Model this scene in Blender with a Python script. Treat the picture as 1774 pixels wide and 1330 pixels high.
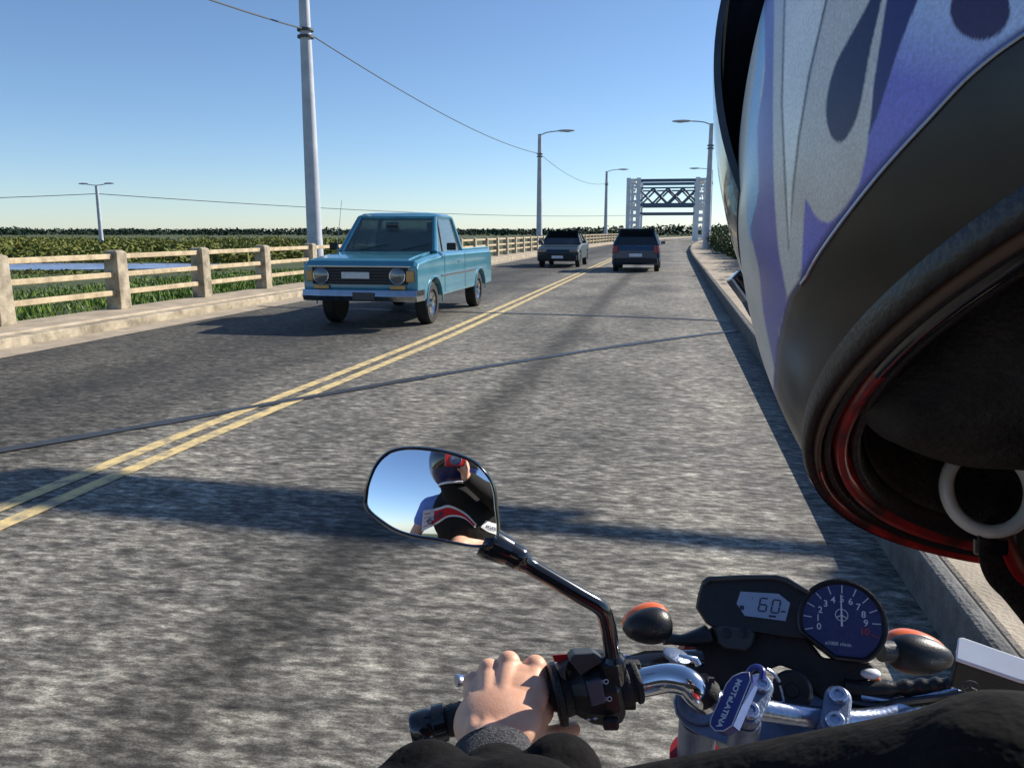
import bpy, bmesh, math, random
from mathutils import Vector, Matrix, noise
R = math.radians
random.seed(7)
for o in list(bpy.data.objects): bpy.data.objects.remove(o, do_unlink=True)
sc = bpy.context.scene
col = sc.collection

# ------------------------------------------------------------------ camera
CAM = Vector((0, 0, 1.45)); F = 1400.0
PITCH = math.atan(265/F); YAW = math.atan(281/math.hypot(F, 265))
cd = bpy.data.cameras.new('camera'); cam = bpy.data.objects.new('camera', cd); col.objects.link(cam)
cam.location = CAM; cam.rotation_euler = (math.pi/2-PITCH, 0, YAW)
cd.sensor_width = 36; cd.lens = 36*F/1774; cd.clip_start = 0.01; cd.clip_end = 6000
sc.camera = cam
CR = Matrix.Rotation(YAW, 3, 'Z') @ Matrix.Rotation(math.pi/2-PITCH, 3, 'X')

# ------------------------------------------------------------------ world, sun, exposure
SUN_AZ, SUN_EL = R(50), R(31)
w = bpy.data.worlds.new('World'); sc.world = w; w.use_nodes = True
nt = w.node_tree; bg = nt.nodes['Background']
sky = nt.nodes.new('ShaderNodeTexSky'); sky.sky_type = 'NISHITA'; sky.sun_disc = False
sky.sun_elevation = SUN_EL; sky.sun_rotation = SUN_AZ
sky.air_density = .8; sky.dust_density = .15; sky.ozone_density = 4.6
nt.links.new(sky.outputs[0], bg.inputs[0]); bg.inputs[1].default_value = .081
sd = bpy.data.lights.new('sun', 'SUN'); sd.energy = 4.0; sd.angle = R(.53); sd.color = (1, .93, .82)
so = bpy.data.objects.new('sun', sd); col.objects.link(so)
SUN = Vector((math.sin(SUN_AZ)*math.cos(SUN_EL), math.cos(SUN_AZ)*math.cos(SUN_EL), math.sin(SUN_EL)))
so.rotation_euler = SUN.to_track_quat('Z', 'Y').to_euler(); so.location = (20, 30, 40)
sc.view_settings.view_transform = 'Standard'; sc.view_settings.look = 'None'
sc.view_settings.exposure = .8; sc.view_settings.gamma = 1
sc.render.engine = 'CYCLES'; sc.cycles.max_bounces = 6

# ------------------------------------------------------------------ geometry helpers
def ray(x, y): return (CR @ Vector((x-887, 665-y, -F))).normalized()
def cw(x, y, d): return CAM + CR @ (Vector((x-887, 665-y, -F))*(d/F))          # a point seen at (x, y), d metres deep
def cv(v): return CR @ Vector(v)
def onp(x, y, o, n):
    r = ray(x, y); return CAM + r*((o-CAM).dot(n)/r.dot(n))
def frame(n, up=Vector((0, 0, 1))):
    n = n.normalized(); u = up.cross(n).normalized(); return u, n.cross(u)

class MB:
    def __init__(s): s.v = []; s.f = []; s.m = []
    def add(s, vs, fs, mi=0):
        b = len(s.v); s.v += [Vector(p) for p in vs]; s.f += [tuple(b+i for i in f) for f in fs]; s.m += [mi]*len(fs); return s
    def box(s, c, sz, rot=None, mi=0):
        c = Vector(c); h = Vector(sz)/2
        vs = [Vector((i*h.x, j*h.y, k*h.z)) for i in (-1, 1) for j in (-1, 1) for k in (-1, 1)]
        if rot is not None: vs = [rot @ p for p in vs]
        return s.add([c+p for p in vs], [(0,1,3,2),(4,6,7,5),(0,4,5,1),(2,3,7,6),(0,2,6,4),(1,5,7,3)], mi)
    def tube(s, pts, rad, n=12, closed=False, cap=True, mi=0, flat=1.0, upv=None):
        pts = [Vector(p) for p in pts]; N = len(pts)
        if not hasattr(rad, '__len__'): rad = [rad]*N
        vs = []; fs = []; prev = None
        for i, p in enumerate(pts):
            if closed: t = pts[(i+1) % N]-pts[i-1]
            else: t = pts[min(i+1, N-1)]-pts[max(i-1, 0)]
            t.normalize()
            if prev is None:
                a = upv or (Vector((0, 0, 1)) if abs(t.z) < .9 else Vector((0, 1, 0)))
            else: a = prev
            u = (a - t*a.dot(t)).normalized(); prev = u; q = t.cross(u)
            for k in range(n):
                an = 2*math.pi*k/n
                vs.append(p + u*math.cos(an)*rad[i]*flat + q*math.sin(an)*rad[i])
        for i in range(N if closed else N-1):
            a = i*n; b = ((i+1) % N)*n
            for k in range(n): fs.append((a+k, a+(k+1) % n, b+(k+1) % n, b+k))
        if cap and not closed:
            fs.append(tuple(range(n-1, -1, -1))); fs.append(tuple((N-1)*n+k for k in range(n)))
        return s.add(vs, fs, mi)
    def cyl(s, a, b, r, n=20, r2=None, mi=0): return s.tube([a, b], [r, r if r2 is None else r2], n, mi=mi)
    def lathe(s, o, ax, prof, n=24, mi=0):                                     # prof: (distance along axis, radius)
        o = Vector(o); ax = Vector(ax).normalized(); u, v = frame(ax, Vector((0, 0, 1)) if abs(ax.z) < .9 else Vector((0, 1, 0)))
        vs = [o+ax*t+(u*math.cos(2*math.pi*k/n)+v*math.sin(2*math.pi*k/n))*r for t, r in prof for k in range(n)]
        fs = [(i*n+k, i*n+(k+1) % n, (i+1)*n+(k+1) % n, (i+1)*n+k) for i in range(len(prof)-1) for k in range(n)]
        fs.append(tuple(range(n-1, -1, -1))); fs.append(tuple((len(prof)-1)*n+k for k in range(n)))
        return s.add(vs, fs, mi)
    def prism(s, poly, d, mi=0):                                               # polygon extruded by vector d
        d = Vector(d); n = len(poly); poly = [Vector(p) for p in poly]
        return s.add(poly+[p+d for p in poly], [tuple(range(n)), tuple(range(2*n-1, n-1, -1))]+[(i, i+n, (i+1) % n+n, (i+1) % n) for i in range(n)], mi)
    def loft(s, rings, cap=True, closed=False, mi=0):
        n = len(rings[0]); vs = [p for r in rings for p in r]; m = len(rings)
        fs = [(i*n+k, i*n+(k+1) % n, ((i+1) % m)*n+(k+1) % n, ((i+1) % m)*n+k) for i in range(m if closed else m-1) for k in range(n)]
        if cap and not closed: fs += [tuple(range(n-1, -1, -1)), tuple((m-1)*n+k for k in range(n))]
        return s.add(vs, fs, mi)
    def ell(s, c, ax, rot=None, nu=24, nv=16, mi=0):
        c = Vector(c); vs = []; fs = []
        for j in range(nv+1):
            ph = -math.pi/2+math.pi*j/nv
            for k in range(nu):
                th = 2*math.pi*k/nu
                p = Vector((ax[0]*math.cos(ph)*math.cos(th), ax[1]*math.cos(ph)*math.sin(th), ax[2]*math.sin(ph)))
                vs.append(c+(rot @ p if rot is not None else p))
        for j in range(nv):
            for k in range(nu): fs.append((j*nu+k, j*nu+(k+1) % nu, (j+1)*nu+(k+1) % nu, (j+1)*nu+k))
        return s.add(vs, fs, mi)
    def build(s, name, mat, parent=None, smooth=True, bevel=0, seg=2, label=None, weld=True, ang=35, sub=0):
        me = bpy.data.meshes.new(name)
        off = Vector(parent.get('_o', (0, 0, 0))) if parent is not None else Vector((0, 0, 0))
        me.from_pydata([p-off for p in s.v], [], s.f)
        mats = mat if isinstance(mat, (list, tuple)) else [mat]
        for m in mats: me.materials.append(m)
        if len(mats) > 1:
            for p, mi in zip(me.polygons, s.m): p.material_index = mi
        bm = bmesh.new(); bm.from_mesh(me)
        if weld: bmesh.ops.remove_doubles(bm, verts=bm.verts, dist=1e-6)
        bmesh.ops.dissolve_degenerate(bm, edges=bm.edges, dist=1e-7)
        bmesh.ops.recalc_face_normals(bm, faces=bm.faces); bm.to_mesh(me); bm.free()
        o = bpy.data.objects.new(name, me); col.objects.link(o)
        if smooth:
            me.shade_smooth()
            if ang and not bevel: me.set_sharp_from_angle(angle=R(ang))
        if bevel:
            b = o.modifiers.new('b', 'BEVEL'); b.width = bevel; b.segments = seg; b.limit_method = 'ANGLE'; b.angle_limit = R(32); b.harden_normals = False
            me.set_sharp_from_angle(angle=R(180)) if False else None
        if sub:
            q = o.modifiers.new('s', 'SUBSURF'); q.levels = sub; q.render_levels = sub
        if parent is not None:
            o.parent = parent; o['_o'] = tuple(off)
        if label: o['label'] = label
        return o

def thing(name, label, cat, loc=(0, 0, 0), group=None, kind=None):
    o = bpy.data.objects.new(name, None); o.empty_display_size = .1; col.objects.link(o)
    o.location = loc; o['_o'] = tuple(loc); o['label'] = label; o['category'] = cat
    if group: o['group'] = group
    return o
def tag(o, label, cat, group=None):
    o['label'] = label; o['category'] = cat
    if group: o['group'] = group
    return o
def struct(o, kind='structure', label=None, cat=None):
    o['kind'] = kind
    if label: o['label'] = label
    if cat: o['category'] = cat
    return o
def copy_tree(o, parent=None):
    c = o.copy(); col.objects.link(c)
    if parent is not None: c.parent = parent
    for ch in [x for x in bpy.data.objects if x.parent == o]: copy_tree(ch, c)
    return c
def bez(p, n=24):                                                               # smooth curve through points (Catmull-Rom)
    p = [Vector(q) for q in p]; q = [p[0]*2-p[1]]+p+[p[-1]*2-p[-2]]; out = []
    for i in range(1, len(q)-2):
        for k in range(n):
            t = k/n; a, b, c, d = q[i-1:i+3]
            out.append(.5*((2*b)+(c-a)*t+(2*a-5*b+4*c-d)*t*t+(3*b-a-3*c+d)*t**3))
    return out+[p[-1]]
def voxelize(mb, size, it=6, fac=.5):
    """union of the shapes in mb as one skin"""
    me = bpy.data.meshes.new('tmp'); me.from_pydata(mb.v, [], mb.f)
    o = bpy.data.objects.new('tmp', me); col.objects.link(o)
    r = o.modifiers.new('r', 'REMESH'); r.mode = 'VOXEL'; r.voxel_size = size
    s = o.modifiers.new('s', 'SMOOTH'); s.iterations = it; s.factor = fac
    dg = bpy.context.evaluated_depsgraph_get(); dg.update()
    e = bpy.data.meshes.new_from_object(o.evaluated_get(dg))
    out = ([v.co.copy() for v in e.vertices], [tuple(p.vertices) for p in e.polygons])
    bpy.data.objects.remove(o, do_unlink=True); bpy.data.meshes.remove(e)
    return out
def text_mesh(body, size, ext=0.0002, bold=0.0, align='CENTER'):
    c = bpy.data.curves.new('txt', 'FONT'); c.body = body; c.size = size; c.extrude = ext; c.offset = bold
    c.align_x = align; c.align_y = 'CENTER'; c.resolution_u = 3
    o = bpy.data.objects.new('txt', c); col.objects.link(o)
    dg = bpy.context.evaluated_depsgraph_get(); dg.update()
    e = bpy.data.meshes.new_from_object(o.evaluated_get(dg))
    out = ([v.co.copy() for v in e.vertices], [tuple(p.vertices) for p in e.polygons])
    bpy.data.objects.remove(o, do_unlink=True); bpy.data.meshes.remove(e)
    return out
def put_text(mb, body, size, o, u, v, bold=0.0, ang=0, ext=.0002, align='CENTER', mi=0):
    vs, fs = text_mesh(body, size, ext, bold, align); n = u.cross(v)
    ca, sa = math.cos(ang), math.sin(ang)
    return mb.add([o+u*(p.x*ca-p.y*sa)+v*(p.x*sa+p.y*ca)+n*p.z for p in vs], fs, mi)

# ------------------------------------------------------------------ materials
def mat(name, c, rough=.5, metal=0, coat=0, c2=None, scale=8, bump=0, bscale=None, spec=.5, det=4, ramp=(.35, .65), stretch=None, trans=0, ior=1.45, emit=0):
    m = bpy.data.materials.new(name); m.use_nodes = True; n = m.node_tree; b = n.nodes['Principled BSDF']
    b.inputs['Base Color'].default_value = (*c, 1); b.inputs['Roughness'].default_value = rough; b.inputs['Metallic'].default_value = metal
    b.inputs['Coat Weight'].default_value = coat; b.inputs['Coat Roughness'].default_value = .06; b.inputs['Specular IOR Level'].default_value = spec
    if trans: b.inputs['Transmission Weight'].default_value = trans; b.inputs['IOR'].default_value = ior
    if emit: b.inputs['Emission Color'].default_value = (*c, 1); b.inputs['Emission Strength'].default_value = emit
    tc = n.nodes.new('ShaderNodeTexCoord'); mp = n.nodes.new('ShaderNodeMapping'); n.links.new(tc.outputs['Object'], mp.inputs[0])
    if stretch: mp.inputs['Scale'].default_value = stretch
    if c2 is None: c2 = tuple(min(1, x*.82+.002) for x in c)
    nz = n.nodes.new('ShaderNodeTexNoise'); nz.inputs['Scale'].default_value = scale; nz.inputs['Detail'].default_value = det; nz.inputs['Roughness'].default_value = .62
    rp = n.nodes.new('ShaderNodeValToRGB'); rp.color_ramp.elements[0].position = ramp[0]; rp.color_ramp.elements[1].position = ramp[1]
    rp.color_ramp.elements[0].color = (*c2, 1); rp.color_ramp.elements[1].color = (*c, 1)
    n.links.new(mp.outputs[0], nz.inputs[0]); n.links.new(nz.outputs[0], rp.inputs[0]); n.links.new(rp.outputs[0], b.inputs['Base Color'])
    if bump:
        n2 = n.nodes.new('ShaderNodeTexNoise'); n2.inputs['Scale'].default_value = bscale or scale*6; n2.inputs['Detail'].default_value = 3
        bp = n.nodes.new('ShaderNodeBump'); bp.inputs['Strength'].default_value = bump; bp.inputs['Distance'].default_value = .02
        n.links.new(mp.outputs[0], n2.inputs[0]); n.links.new(n2.outputs[0], bp.inputs['Height']); n.links.new(bp.outputs[0], b.inputs['Normal'])
    return m
M = dict(
    concrete=mat('concrete', (.48, .40, .30), .85, c2=(.31, .26, .19), scale=3, bump=.3, bscale=60),
    paint_fence=mat('fence_concrete', (.60, .48, .31), .8, c2=(.34, .27, .17), scale=5, bump=.3, bscale=50),
    kerb_shaded=mat('kerb_shaded_stone', (.16, .16, .155), .9, c2=(.07, .07, .07), scale=7, det=6, bump=.5, bscale=60),  # right kerb: colour darkened to carry the shade on its road face
    post=mat('post_concrete', (.48, .41, .30), .85, c2=(.20, .17, .12), scale=4, bump=.4, bscale=40),
    galv=mat('galvanised', (.50, .53, .59), .65, 0, c2=(.38, .41, .47), scale=2),
    steel_blue=mat('bridge_paint', (.74, .77, .80), .6, .0, c2=(.60, .64, .68), scale=.7), steel_dark=mat('brace_paint', (.08, .13, .20), .6),
    wire=mat('wire', (.05, .06, .07), .6),
    yellow=mat('yellow_paint', (.74, .56, .25), .75, c2=(.30, .26, .18), scale=9, det=8, ramp=(.36, .56), bump=.2),
    dark_strip=mat('dark_strip', (.03, .03, .032), .45, c2=(.05, .05, .05), scale=20),
    water=mat('water', (.30, .38, .58), .25, c2=(.16, .24, .42), scale=.3, bump=.15, bscale=2),
    leaf=mat('leaf', (.07, .105, .022), .6, c2=(.028, .045, .012), scale=.7, spec=.3),
    leaf_dry=mat('leaf_dry', (.20, .20, .045), .7, c2=(.06, .085, .016), scale=.07, spec=.2),
    leaf_far=mat('leaf_far', (.028, .050, .030), .8, c2=(.016, .032, .026), scale=.05, spec=.1),
    blade=mat('blade', (.13, .21, .022), .6, c2=(.07, .13, .012), scale=1.2, spec=.3),
    bark=mat('bark', (.10, .08, .06), .9, bump=.4),
    teal=mat('teal_paint', (.07, .27, .37), .25, .15, 1.0, c2=(.05, .22, .31), scale=2),
    navy=mat('navy_paint', (.012, .045, .10), .2, 0, .8),
    slate=mat('slate_paint', (.006, .03, .05), .5, 0, .15),
    white_car=mat('white_paint', (.55, .60, .63), .25, 0, .8),
    glass=mat('glass', (.30, .40, .40), .03, 0, .3, trans=.8, ior=1.4),
    dglass=mat('dark_glass', (.01, .014, .016), .04, 0, .3),
    chrome=mat('chrome', (.55, .57, .6), .12, 1),
    alu=mat('aluminium', (.50, .56, .70), .27, 1, c2=(.44, .50, .64), scale=30, bump=.05, bscale=200),
    alu2=mat('cast_aluminium', (.22, .26, .36), .42, .75, c2=(.17, .21, .30), scale=40, bump=.12, bscale=300),
    polish=mat('polished_bar', (.86, .87, .90), .13, 1),
    tyre=mat('tyre', (.012, .012, .012), .75, bump=.2),
    black=mat('black_plastic', (.010, .010, .011), .38, c2=(.016, .016, .017), scale=60, bump=.10, bscale=500),
    blackm=mat('black_matte', (.012, .012, .013), .7, c2=(.02, .02, .021), scale=40, bump=.2, bscale=400),
    blackg=mat('black_gloss', (.008, .009, .012), .16, 0, .7),
    greyp=mat('grey_plastic', (.045, .047, .05), .45, bump=.08, bscale=400),
    button=mat('button_grey', (.09, .10, .13), .4),
    red=mat('red_plastic', (.55, .012, .015), .35),
    redm=mat('red_frame', (.36, .02, .03), .35, 0, .5),
    orange=mat('orange_lens', (.90, .17, .03), .25, 0, .5),
    amber=mat('amber_lens', (.55, .30, .08), .3, 0, .5),
    lens=mat('lamp_lens', (.16, .17, .17), .08, .4, .8),
    white=mat('white_ink', (.70, .73, .80), .5),
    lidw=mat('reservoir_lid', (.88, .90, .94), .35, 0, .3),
    lcd=mat('lcd', (.29, .37, .52), .22, 0, .3, c2=(.26, .33, .47), scale=20),
    lcdink=mat('lcd_ink', (.025, .035, .075), .4),
    dial=mat('dial_face', (.032, .045, .15), .35, c2=(.022, .032, .11), scale=200),
    redink=mat('red_ink', (.5, .06, .05), .5),
    mirror=mat('mirror_glass', (.95, .96, 1.0), .008, 1, c2=(.95, .96, 1.0)),
    tagblue=mat('tag_blue', (.035, .045, .24), .35, c2=(.03, .04, .2), scale=90),
    tagedge=mat('tag_edge', (.30, .45, .85), .35, c2=(.22, .34, .7), scale=120),
    fabric=mat('black_fabric', (.0065, .0062, .0068), .95, c2=(.011, .010, .010), scale=90, bump=.22, bscale=45, spec=.12),
    cuff=mat('grey_melange', (.11, .11, .12), .95, c2=(.03, .03, .032), scale=420, det=2, bump=.4, bscale=700, spec=.1),
    denim=mat('denim', (.05, .08, .16), .9, bump=.3, bscale=400, spec=.2),
    shirt=mat('blue_shirt', (.20, .30, .68), .9, bump=.2, bscale=300, spec=.2),
    vest=mat('vest_cloth', (.022, .021, .020), .9, bump=.2, bscale=200, spec=.2),
    redcloth=mat('red_cloth', (.70, .03, .03), .85, spec=.2),
    whitecloth=mat('white_cloth', (.8, .8, .8), .85, spec=.2),
    ring=mat('strap_ring', (.52, .50, .46), .4, 0, .3, c2=(.42, .41, .38), scale=60),
    pad=mat('helmet_pad', (.050, .048, .044), .92, c2=(.018, .017, .016), scale=40, bump=.3, bscale=600, spec=.15),
    tan=mat('tan_bead', (.10, .065, .045), .4),
    lining_red=mat('lining_red', (.48, .022, .024), .4, c2=(.06, .008, .009), scale=55, coat=.5),
    rubber=mat('rubber', (.012, .012, .012), .5, bump=.3, bscale=300),
    visor=mat('visor', (.05, .065, .07), .22, 0, .7, c2=(.018, .022, .026), scale=60, det=7, stretch=(1, 1, .25)),
    bluehelm=mat('blue_helmet', (.006, .012, .10), .35, 0, .15),
    hull=mat('red_camera', (.65, .02, .03), .3, .3, .4),
)
# skin
def skin_mat():
    m = mat('skin', (.80, .47, .32), .48, c2=(.70, .37, .24), scale=35, bump=.07, bscale=520, spec=.4)
    b = m.node_tree.nodes['Principled BSDF']; b.inputs['Subsurface Weight'].default_value = .25
    b.inputs['Subsurface Radius'].default_value = (1, .35, .2); b.inputs['Subsurface Scale'].default_value = .006
    return m
M['skin'] = skin_mat()

def asphalt_mat():
    m = bpy.data.materials.new('asphalt'); m.use_nodes = True; n = m.node_tree; L = n.links; b = n.nodes['Principled BSDF']
    tc = n.nodes.new('ShaderNodeTexCoord')
    def mapping(s, rz=0):
        q = n.nodes.new('ShaderNodeMapping'); q.inputs['Scale'].default_value = s; q.inputs['Rotation'].default_value = (0, 0, rz); L.new(tc.outputs['Object'], q.inputs[0]); return q
    def nz(mp, s, d=5, r=.6):
        q = n.nodes.new('ShaderNodeTexNoise'); q.inputs['Scale'].default_value = s; q.inputs['Detail'].default_value = d; q.inputs['Roughness'].default_value = r; L.new(mp.outputs[0], q.inputs[0]); return q
    def ramp(i, stops):
        q = n.nodes.new('ShaderNodeValToRGB'); e = q.color_ramp.elements
        e[0].position, e[0].color = stops[0][0], (*stops[0][1], 1); e[1].position, e[1].color = stops[-1][0], (*stops[-1][1], 1)
        for p, c in stops[1:-1]: x = e.new(p); x.color = (*c, 1)
        L.new(i, q.inputs[0]); return q
    def mix(t, a, c, f=1.0):
        q = n.nodes.new('ShaderNodeMix'); q.data_type = 'RGBA'; q.blend_type = t; q.inputs['Factor'].default_value = f
        L.new(a, q.inputs['A']); L.new(c, q.inputs['B']); return q
    # the deck is brushed across the traffic: aggregate shows in short transverse flecks
    fine = nz(mapping((.42, 1.0, 1), R(-11)), 26, 5, .70)
    mid = nz(mapping((.42, 1.0, 1), R(-11)), 9, 4, .6)
    big = nz(mapping((.8, .45, 1)), .9, 4, .55)
    c1 = ramp(fine.outputs[0], [(.30, (.035, .033, .030)), (.47, (.135, .131, .120)), (.61, (.33, .32, .295)), (.74, (.57, .555, .515))])
    c2 = ramp(mid.outputs[0], [(.30, (.42, .42, .42)), (.70, (1.40, 1.38, 1.32))])
    c3 = ramp(big.outputs[0], [(.32, (.55, .55, .57)), (.68, (1.30, 1.27, 1.20))])
    a = mix('MULTIPLY', c1.outputs[0], c2.outputs[0]); a = mix('MULTIPLY', a.outputs['Result'], c3.outputs[0])
    # oil-darkened streaks along the lanes
    sx = n.nodes.new('ShaderNodeSeparateXYZ'); L.new(tc.outputs['Object'], sx.inputs[0])
    wob = nz(mapping((.2, .12, 1)), 1.6, 2)
    def streak(x0, wd, dark):
        m1 = n.nodes.new('ShaderNodeMath'); m1.operation = 'MULTIPLY_ADD'; m1.inputs[1].default_value = .45; L.new(wob.outputs[0], m1.inputs[0]); L.new(sx.outputs[0], m1.inputs[2])
        m2 = n.nodes.new('ShaderNodeMath'); m2.operation = 'SUBTRACT'; L.new(m1.outputs[0], m2.inputs[0]); m2.inputs[1].default_value = x0+.22
        m3 = n.nodes.new('ShaderNodeMath'); m3.operation = 'ABSOLUTE'; L.new(m2.outputs[0], m3.inputs[0])
        mr = n.nodes.new('ShaderNodeMapRange'); mr.interpolation_type = 'SMOOTHSTEP'; L.new(m3.outputs[0], mr.inputs[0]); mr.inputs[1].default_value = 0; mr.inputs[2].default_value = wd
        mr.inputs[3].default_value = dark; mr.inputs[4].default_value = 1; return mr
    ag = nz(mapping((1, 1, 1)), 130, 2, .5); c4 = ramp(ag.outputs[0], [(.35, (.72, .72, .72)), (.65, (1.25, 1.24, 1.22))]); a = mix('MULTIPLY', a.outputs['Result'], c4.outputs[0])
    for x0, wd, dk in ((-1.42, .34, .42), (.35, .75, 1.30), (-5.6, .9, .6), (-2.6, .45, 1.15)):
        s = streak(x0, wd, dk); cc = n.nodes.new('ShaderNodeCombineColor')
        for k in range(3): L.new(s.outputs[0], cc.inputs[k])
        a = mix('MULTIPLY', a.outputs['Result'], cc.outputs[0])
    # far lane is the older, darker asphalt
    mr = n.nodes.new('ShaderNodeMapRange'); L.new(sx.outputs[0], mr.inputs[0]); mr.inputs[1].default_value = -3.5; mr.inputs[2].default_value = -4.2; mr.inputs[3].default_value = 1; mr.inputs[4].default_value = .50
    cc = n.nodes.new('ShaderNodeCombineColor')
    for k in range(3): L.new(mr.outputs[0], cc.inputs[k])
    a = mix('MULTIPLY', a.outputs['Result'], cc.outputs[0])
    L.new(a.outputs['Result'], b.inputs['Base Color']); b.inputs['Roughness'].default_value = .8; b.inputs['Specular IOR Level'].default_value = .35
    bp = n.nodes.new('ShaderNodeBump'); bp.inputs['Strength'].default_value = .5; bp.inputs['Distance'].default_value = .008
    L.new(fine.outputs[0], bp.inputs['Height']); L.new(bp.outputs[0], b.inputs['Normal'])
    return m
M['asphalt'] = asphalt_mat()
M['ground'] = mat('ground', (.075, .095, .022), .9, c2=(.040, .055, .014), scale=.15, det=6, bump=.3, bscale=3)

# ------------------------------------------------------------------ the setting
def bend(y): return 0 if y < 45 else .00055*(y-45)**2                            # the road swings gently right
YS = [-14, -8, -4, 0, 4, 8, 14, 20, 30, 45, 60, 80, 100, 120, 150, 190, 240, 300, 400]
def bendc(y): return bend(min(y, 190)) + (max(0, y-190)*.16)
def strip(x0, x1, z, name, m, y0=-14, y1=400, dz=0, side=False, ys=None):
    mb = MB(); ys = [y for y in (ys or YS) if y0 <= y <= y1]
    if side:
        rings = [[Vector((x0+bendc(y), y, z-dz)), Vector((x0+bendc(y), y, z)), Vector((x1+bendc(y), y, z)), Vector((x1+bendc(y), y, z-dz))] for y in ys]
        mb.loft(rings)
        return mb.build(name, m, smooth=False, bevel=.02)
    vs = []; fs = []
    for y in ys: vs += [(x0+bendc(y), y, z), (x1+bendc(y), y, z)]
    fs = [(2*i, 2*i+1, 2*i+3, 2*i+2) for i in range(len(ys)-1)]
    return mb.add(vs, fs).build(name, m, smooth=False)
RL, RR, CL = -8.15, .98, -3.2
# terrain: marsh left of the causeway, with a channel of water
mb = MB(); vs = []; fs = []
xs = [-2500, -900, -400, -200, -110, -70, -56, -50, -47, -39, -36, -30, -22, -16, -12.5, -9.45, -9.4, 2.7, 2.75, 6, 12, 30, 80, 300, 900, 2500]
def gz(x):
    if -9.43 < x < 2.72: return -.06
    if x >= 2.72: return -.1 - min(.5, (x-2.72)*.05)
    if x > -12.6: return -.2
    return max(-.95, -.2-(-12.5-x)/14*.75)
yy = [-60, -14, 0, 10, 20, 30, 45, 60, 80, 100, 120, 150, 190, 240, 300, 400, 700, 1500, 4000]
for y in yy:
    for x in xs:
        vs.append((x+(bendc(min(y, 400)) if abs(x) < 60 else 0), y, gz(x)))
nx = len(xs)
for j in range(len(yy)-1):
    for i in range(nx-1): fs.append((j*nx+i, j*nx+i+1, (j+1)*nx+i+1, (j+1)*nx+i))
struct(mb.add(vs, fs).build('ground', M['ground'], smooth=False))
FW = Vector((-math.sin(YAW), math.cos(YAW), 0)); RT = Vector((math.cos(YAW), math.sin(YAW), 0))
def lay(lat, d, z=0): p = RT*lat+FW*d; return Vector((p.x, p.y, z))              # channel of water crossing the marsh
near_b = [(-140, 46), (-80, 49.5), (-55, 48), (-40, 50.5), (-28, 50), (-20, 52.5), (-15, 55)]
far_b = [(-16, 58), (-24, 60), (-34, 60.5), (-50, 62), (-80, 61), (-140, 63)]
mb = MB(); mb.add([lay(a, b_, -.90) for a, b_ in near_b+far_b], [tuple(range(13))])
struct(mb.build('water', M['water'], smooth=False))
struct(strip(RL, RR+.02, 0, 'road', M['asphalt']))
struct(strip(-9.35, RL-.25, .16, 'pavement', M['concrete'], dz=.3, side=True))
struct(strip(RL-.25, RL, .13, 'kerb', M['post'], dz=.3, side=True))
struct(strip(RR+.02, RR+.09, .20, 'kerb', M['kerb_shaded'], dz=.3, side=True))
struct(strip(RR+.09, 2.75, .197, 'pavement', M['concrete'], dz=.3, side=True))
# gutter sand band beside the left kerb, double yellow line
struct(strip(RL+.01, RL+.55, .004, 'gutter', M['concrete']))
mb = MB()
for k in (-1, 1):
    for i in range(len(YS)-1):
        pass
    yl = [-14+i*1.0 for i in range(40)]+[y for y in YS if y > 26]
    for a, b_ in zip(yl, yl[1:]):
        sm = lambda y: (lambda t: t*t*(3-2*t))(max(0, min(1, (y-3)/9)))
        xa, xb = -3.36+.24*sm(a)+k*.108+bendc(a), -3.36+.24*sm(b_)+k*.108+bendc(b_)
        mb.add([(xa-.055, a, .006), (xa+.055, a, .006), (xb+.055, b_, .006), (xb-.055, b_, .006)], [(0, 1, 2, 3)])
struct(mb.build('centre_line', M['yellow'], smooth=False))
# two thin dark strips across the deck
def thin_strip(pts, wd, z, name):
    p = bez([Vector((x, y, z)) for x, y in pts], 10); vs = []; fs = []
    for i, q in enumerate(p):
        t = (p[min(i+1, len(p)-1)]-p[max(i-1, 0)]).normalized(); s = Vector((-t.y, t.x, 0))
        ww = wd*(.8+.4*noise.noise(q*3)); vs += [q+s*ww/2, q-s*ww/2]
    fs = [(2*i, 2*i+1, 2*i+3, 2*i+2) for i in range(len(p)-1)]
    return MB().add(vs, fs).build(name, M['dark_strip'], smooth=False)
struct(thin_strip([(-8.1, -1.2), (-4.3, 4.6), (-3.2, 6.4), (-1.76, 8.7), (-.5, 10.5), (.97, 12.3)], .15, .009, 'deck_strip'))
struct(thin_strip([(-7.9, 14.5), (-5, 14.3), (-3.2, 14.15), (-1, 14.0), (.97, 13.6)], .16, .008, 'deck_strip'))

# ------------------------------------------------------------------ left fence: concrete posts, three rails
FX = -9.15
fence = thing('railing_fence', 'cream concrete railing with three rails and square posts along left pavement', 'fence', (FX, 10, .16))
post_y = [2.12+2.5*k for k in range(0, 54)]
rail_m = MB
for z, h in ((.99, .085), (.69, .085), (.39, .085)):
    mb = MB(); rings = []
    ys2 = [-4]+[y for y in YS if -4 < y <= 120]+[138]
    for y in ys2:
        x = FX+bendc(y); rings.append([Vector((x-.045, y, z)), Vector((x-.045, y, z+h)), Vector((x+.045, y, z+h)), Vector((x+.045, y, z))])
    mb.loft(rings); mb.build('rail', M['paint_fence'], fence, smooth=False, bevel=.012)
for y in post_y:
    x = FX+bendc(y); mb = MB()
    s = .14
    prof = [(0, s), (.88, s*.92), (.95, s*.92), (.98, s*.55)]
    mb.loft([[Vector((x+a*q, y+b_*q, .155+z)) for a, b_ in ((-1, -1), (1, -1), (1, 1), (-1, 1))] for z, q in prof])
    mb.build('post', M['post'], fence, smooth=False, bevel=.015)

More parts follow.
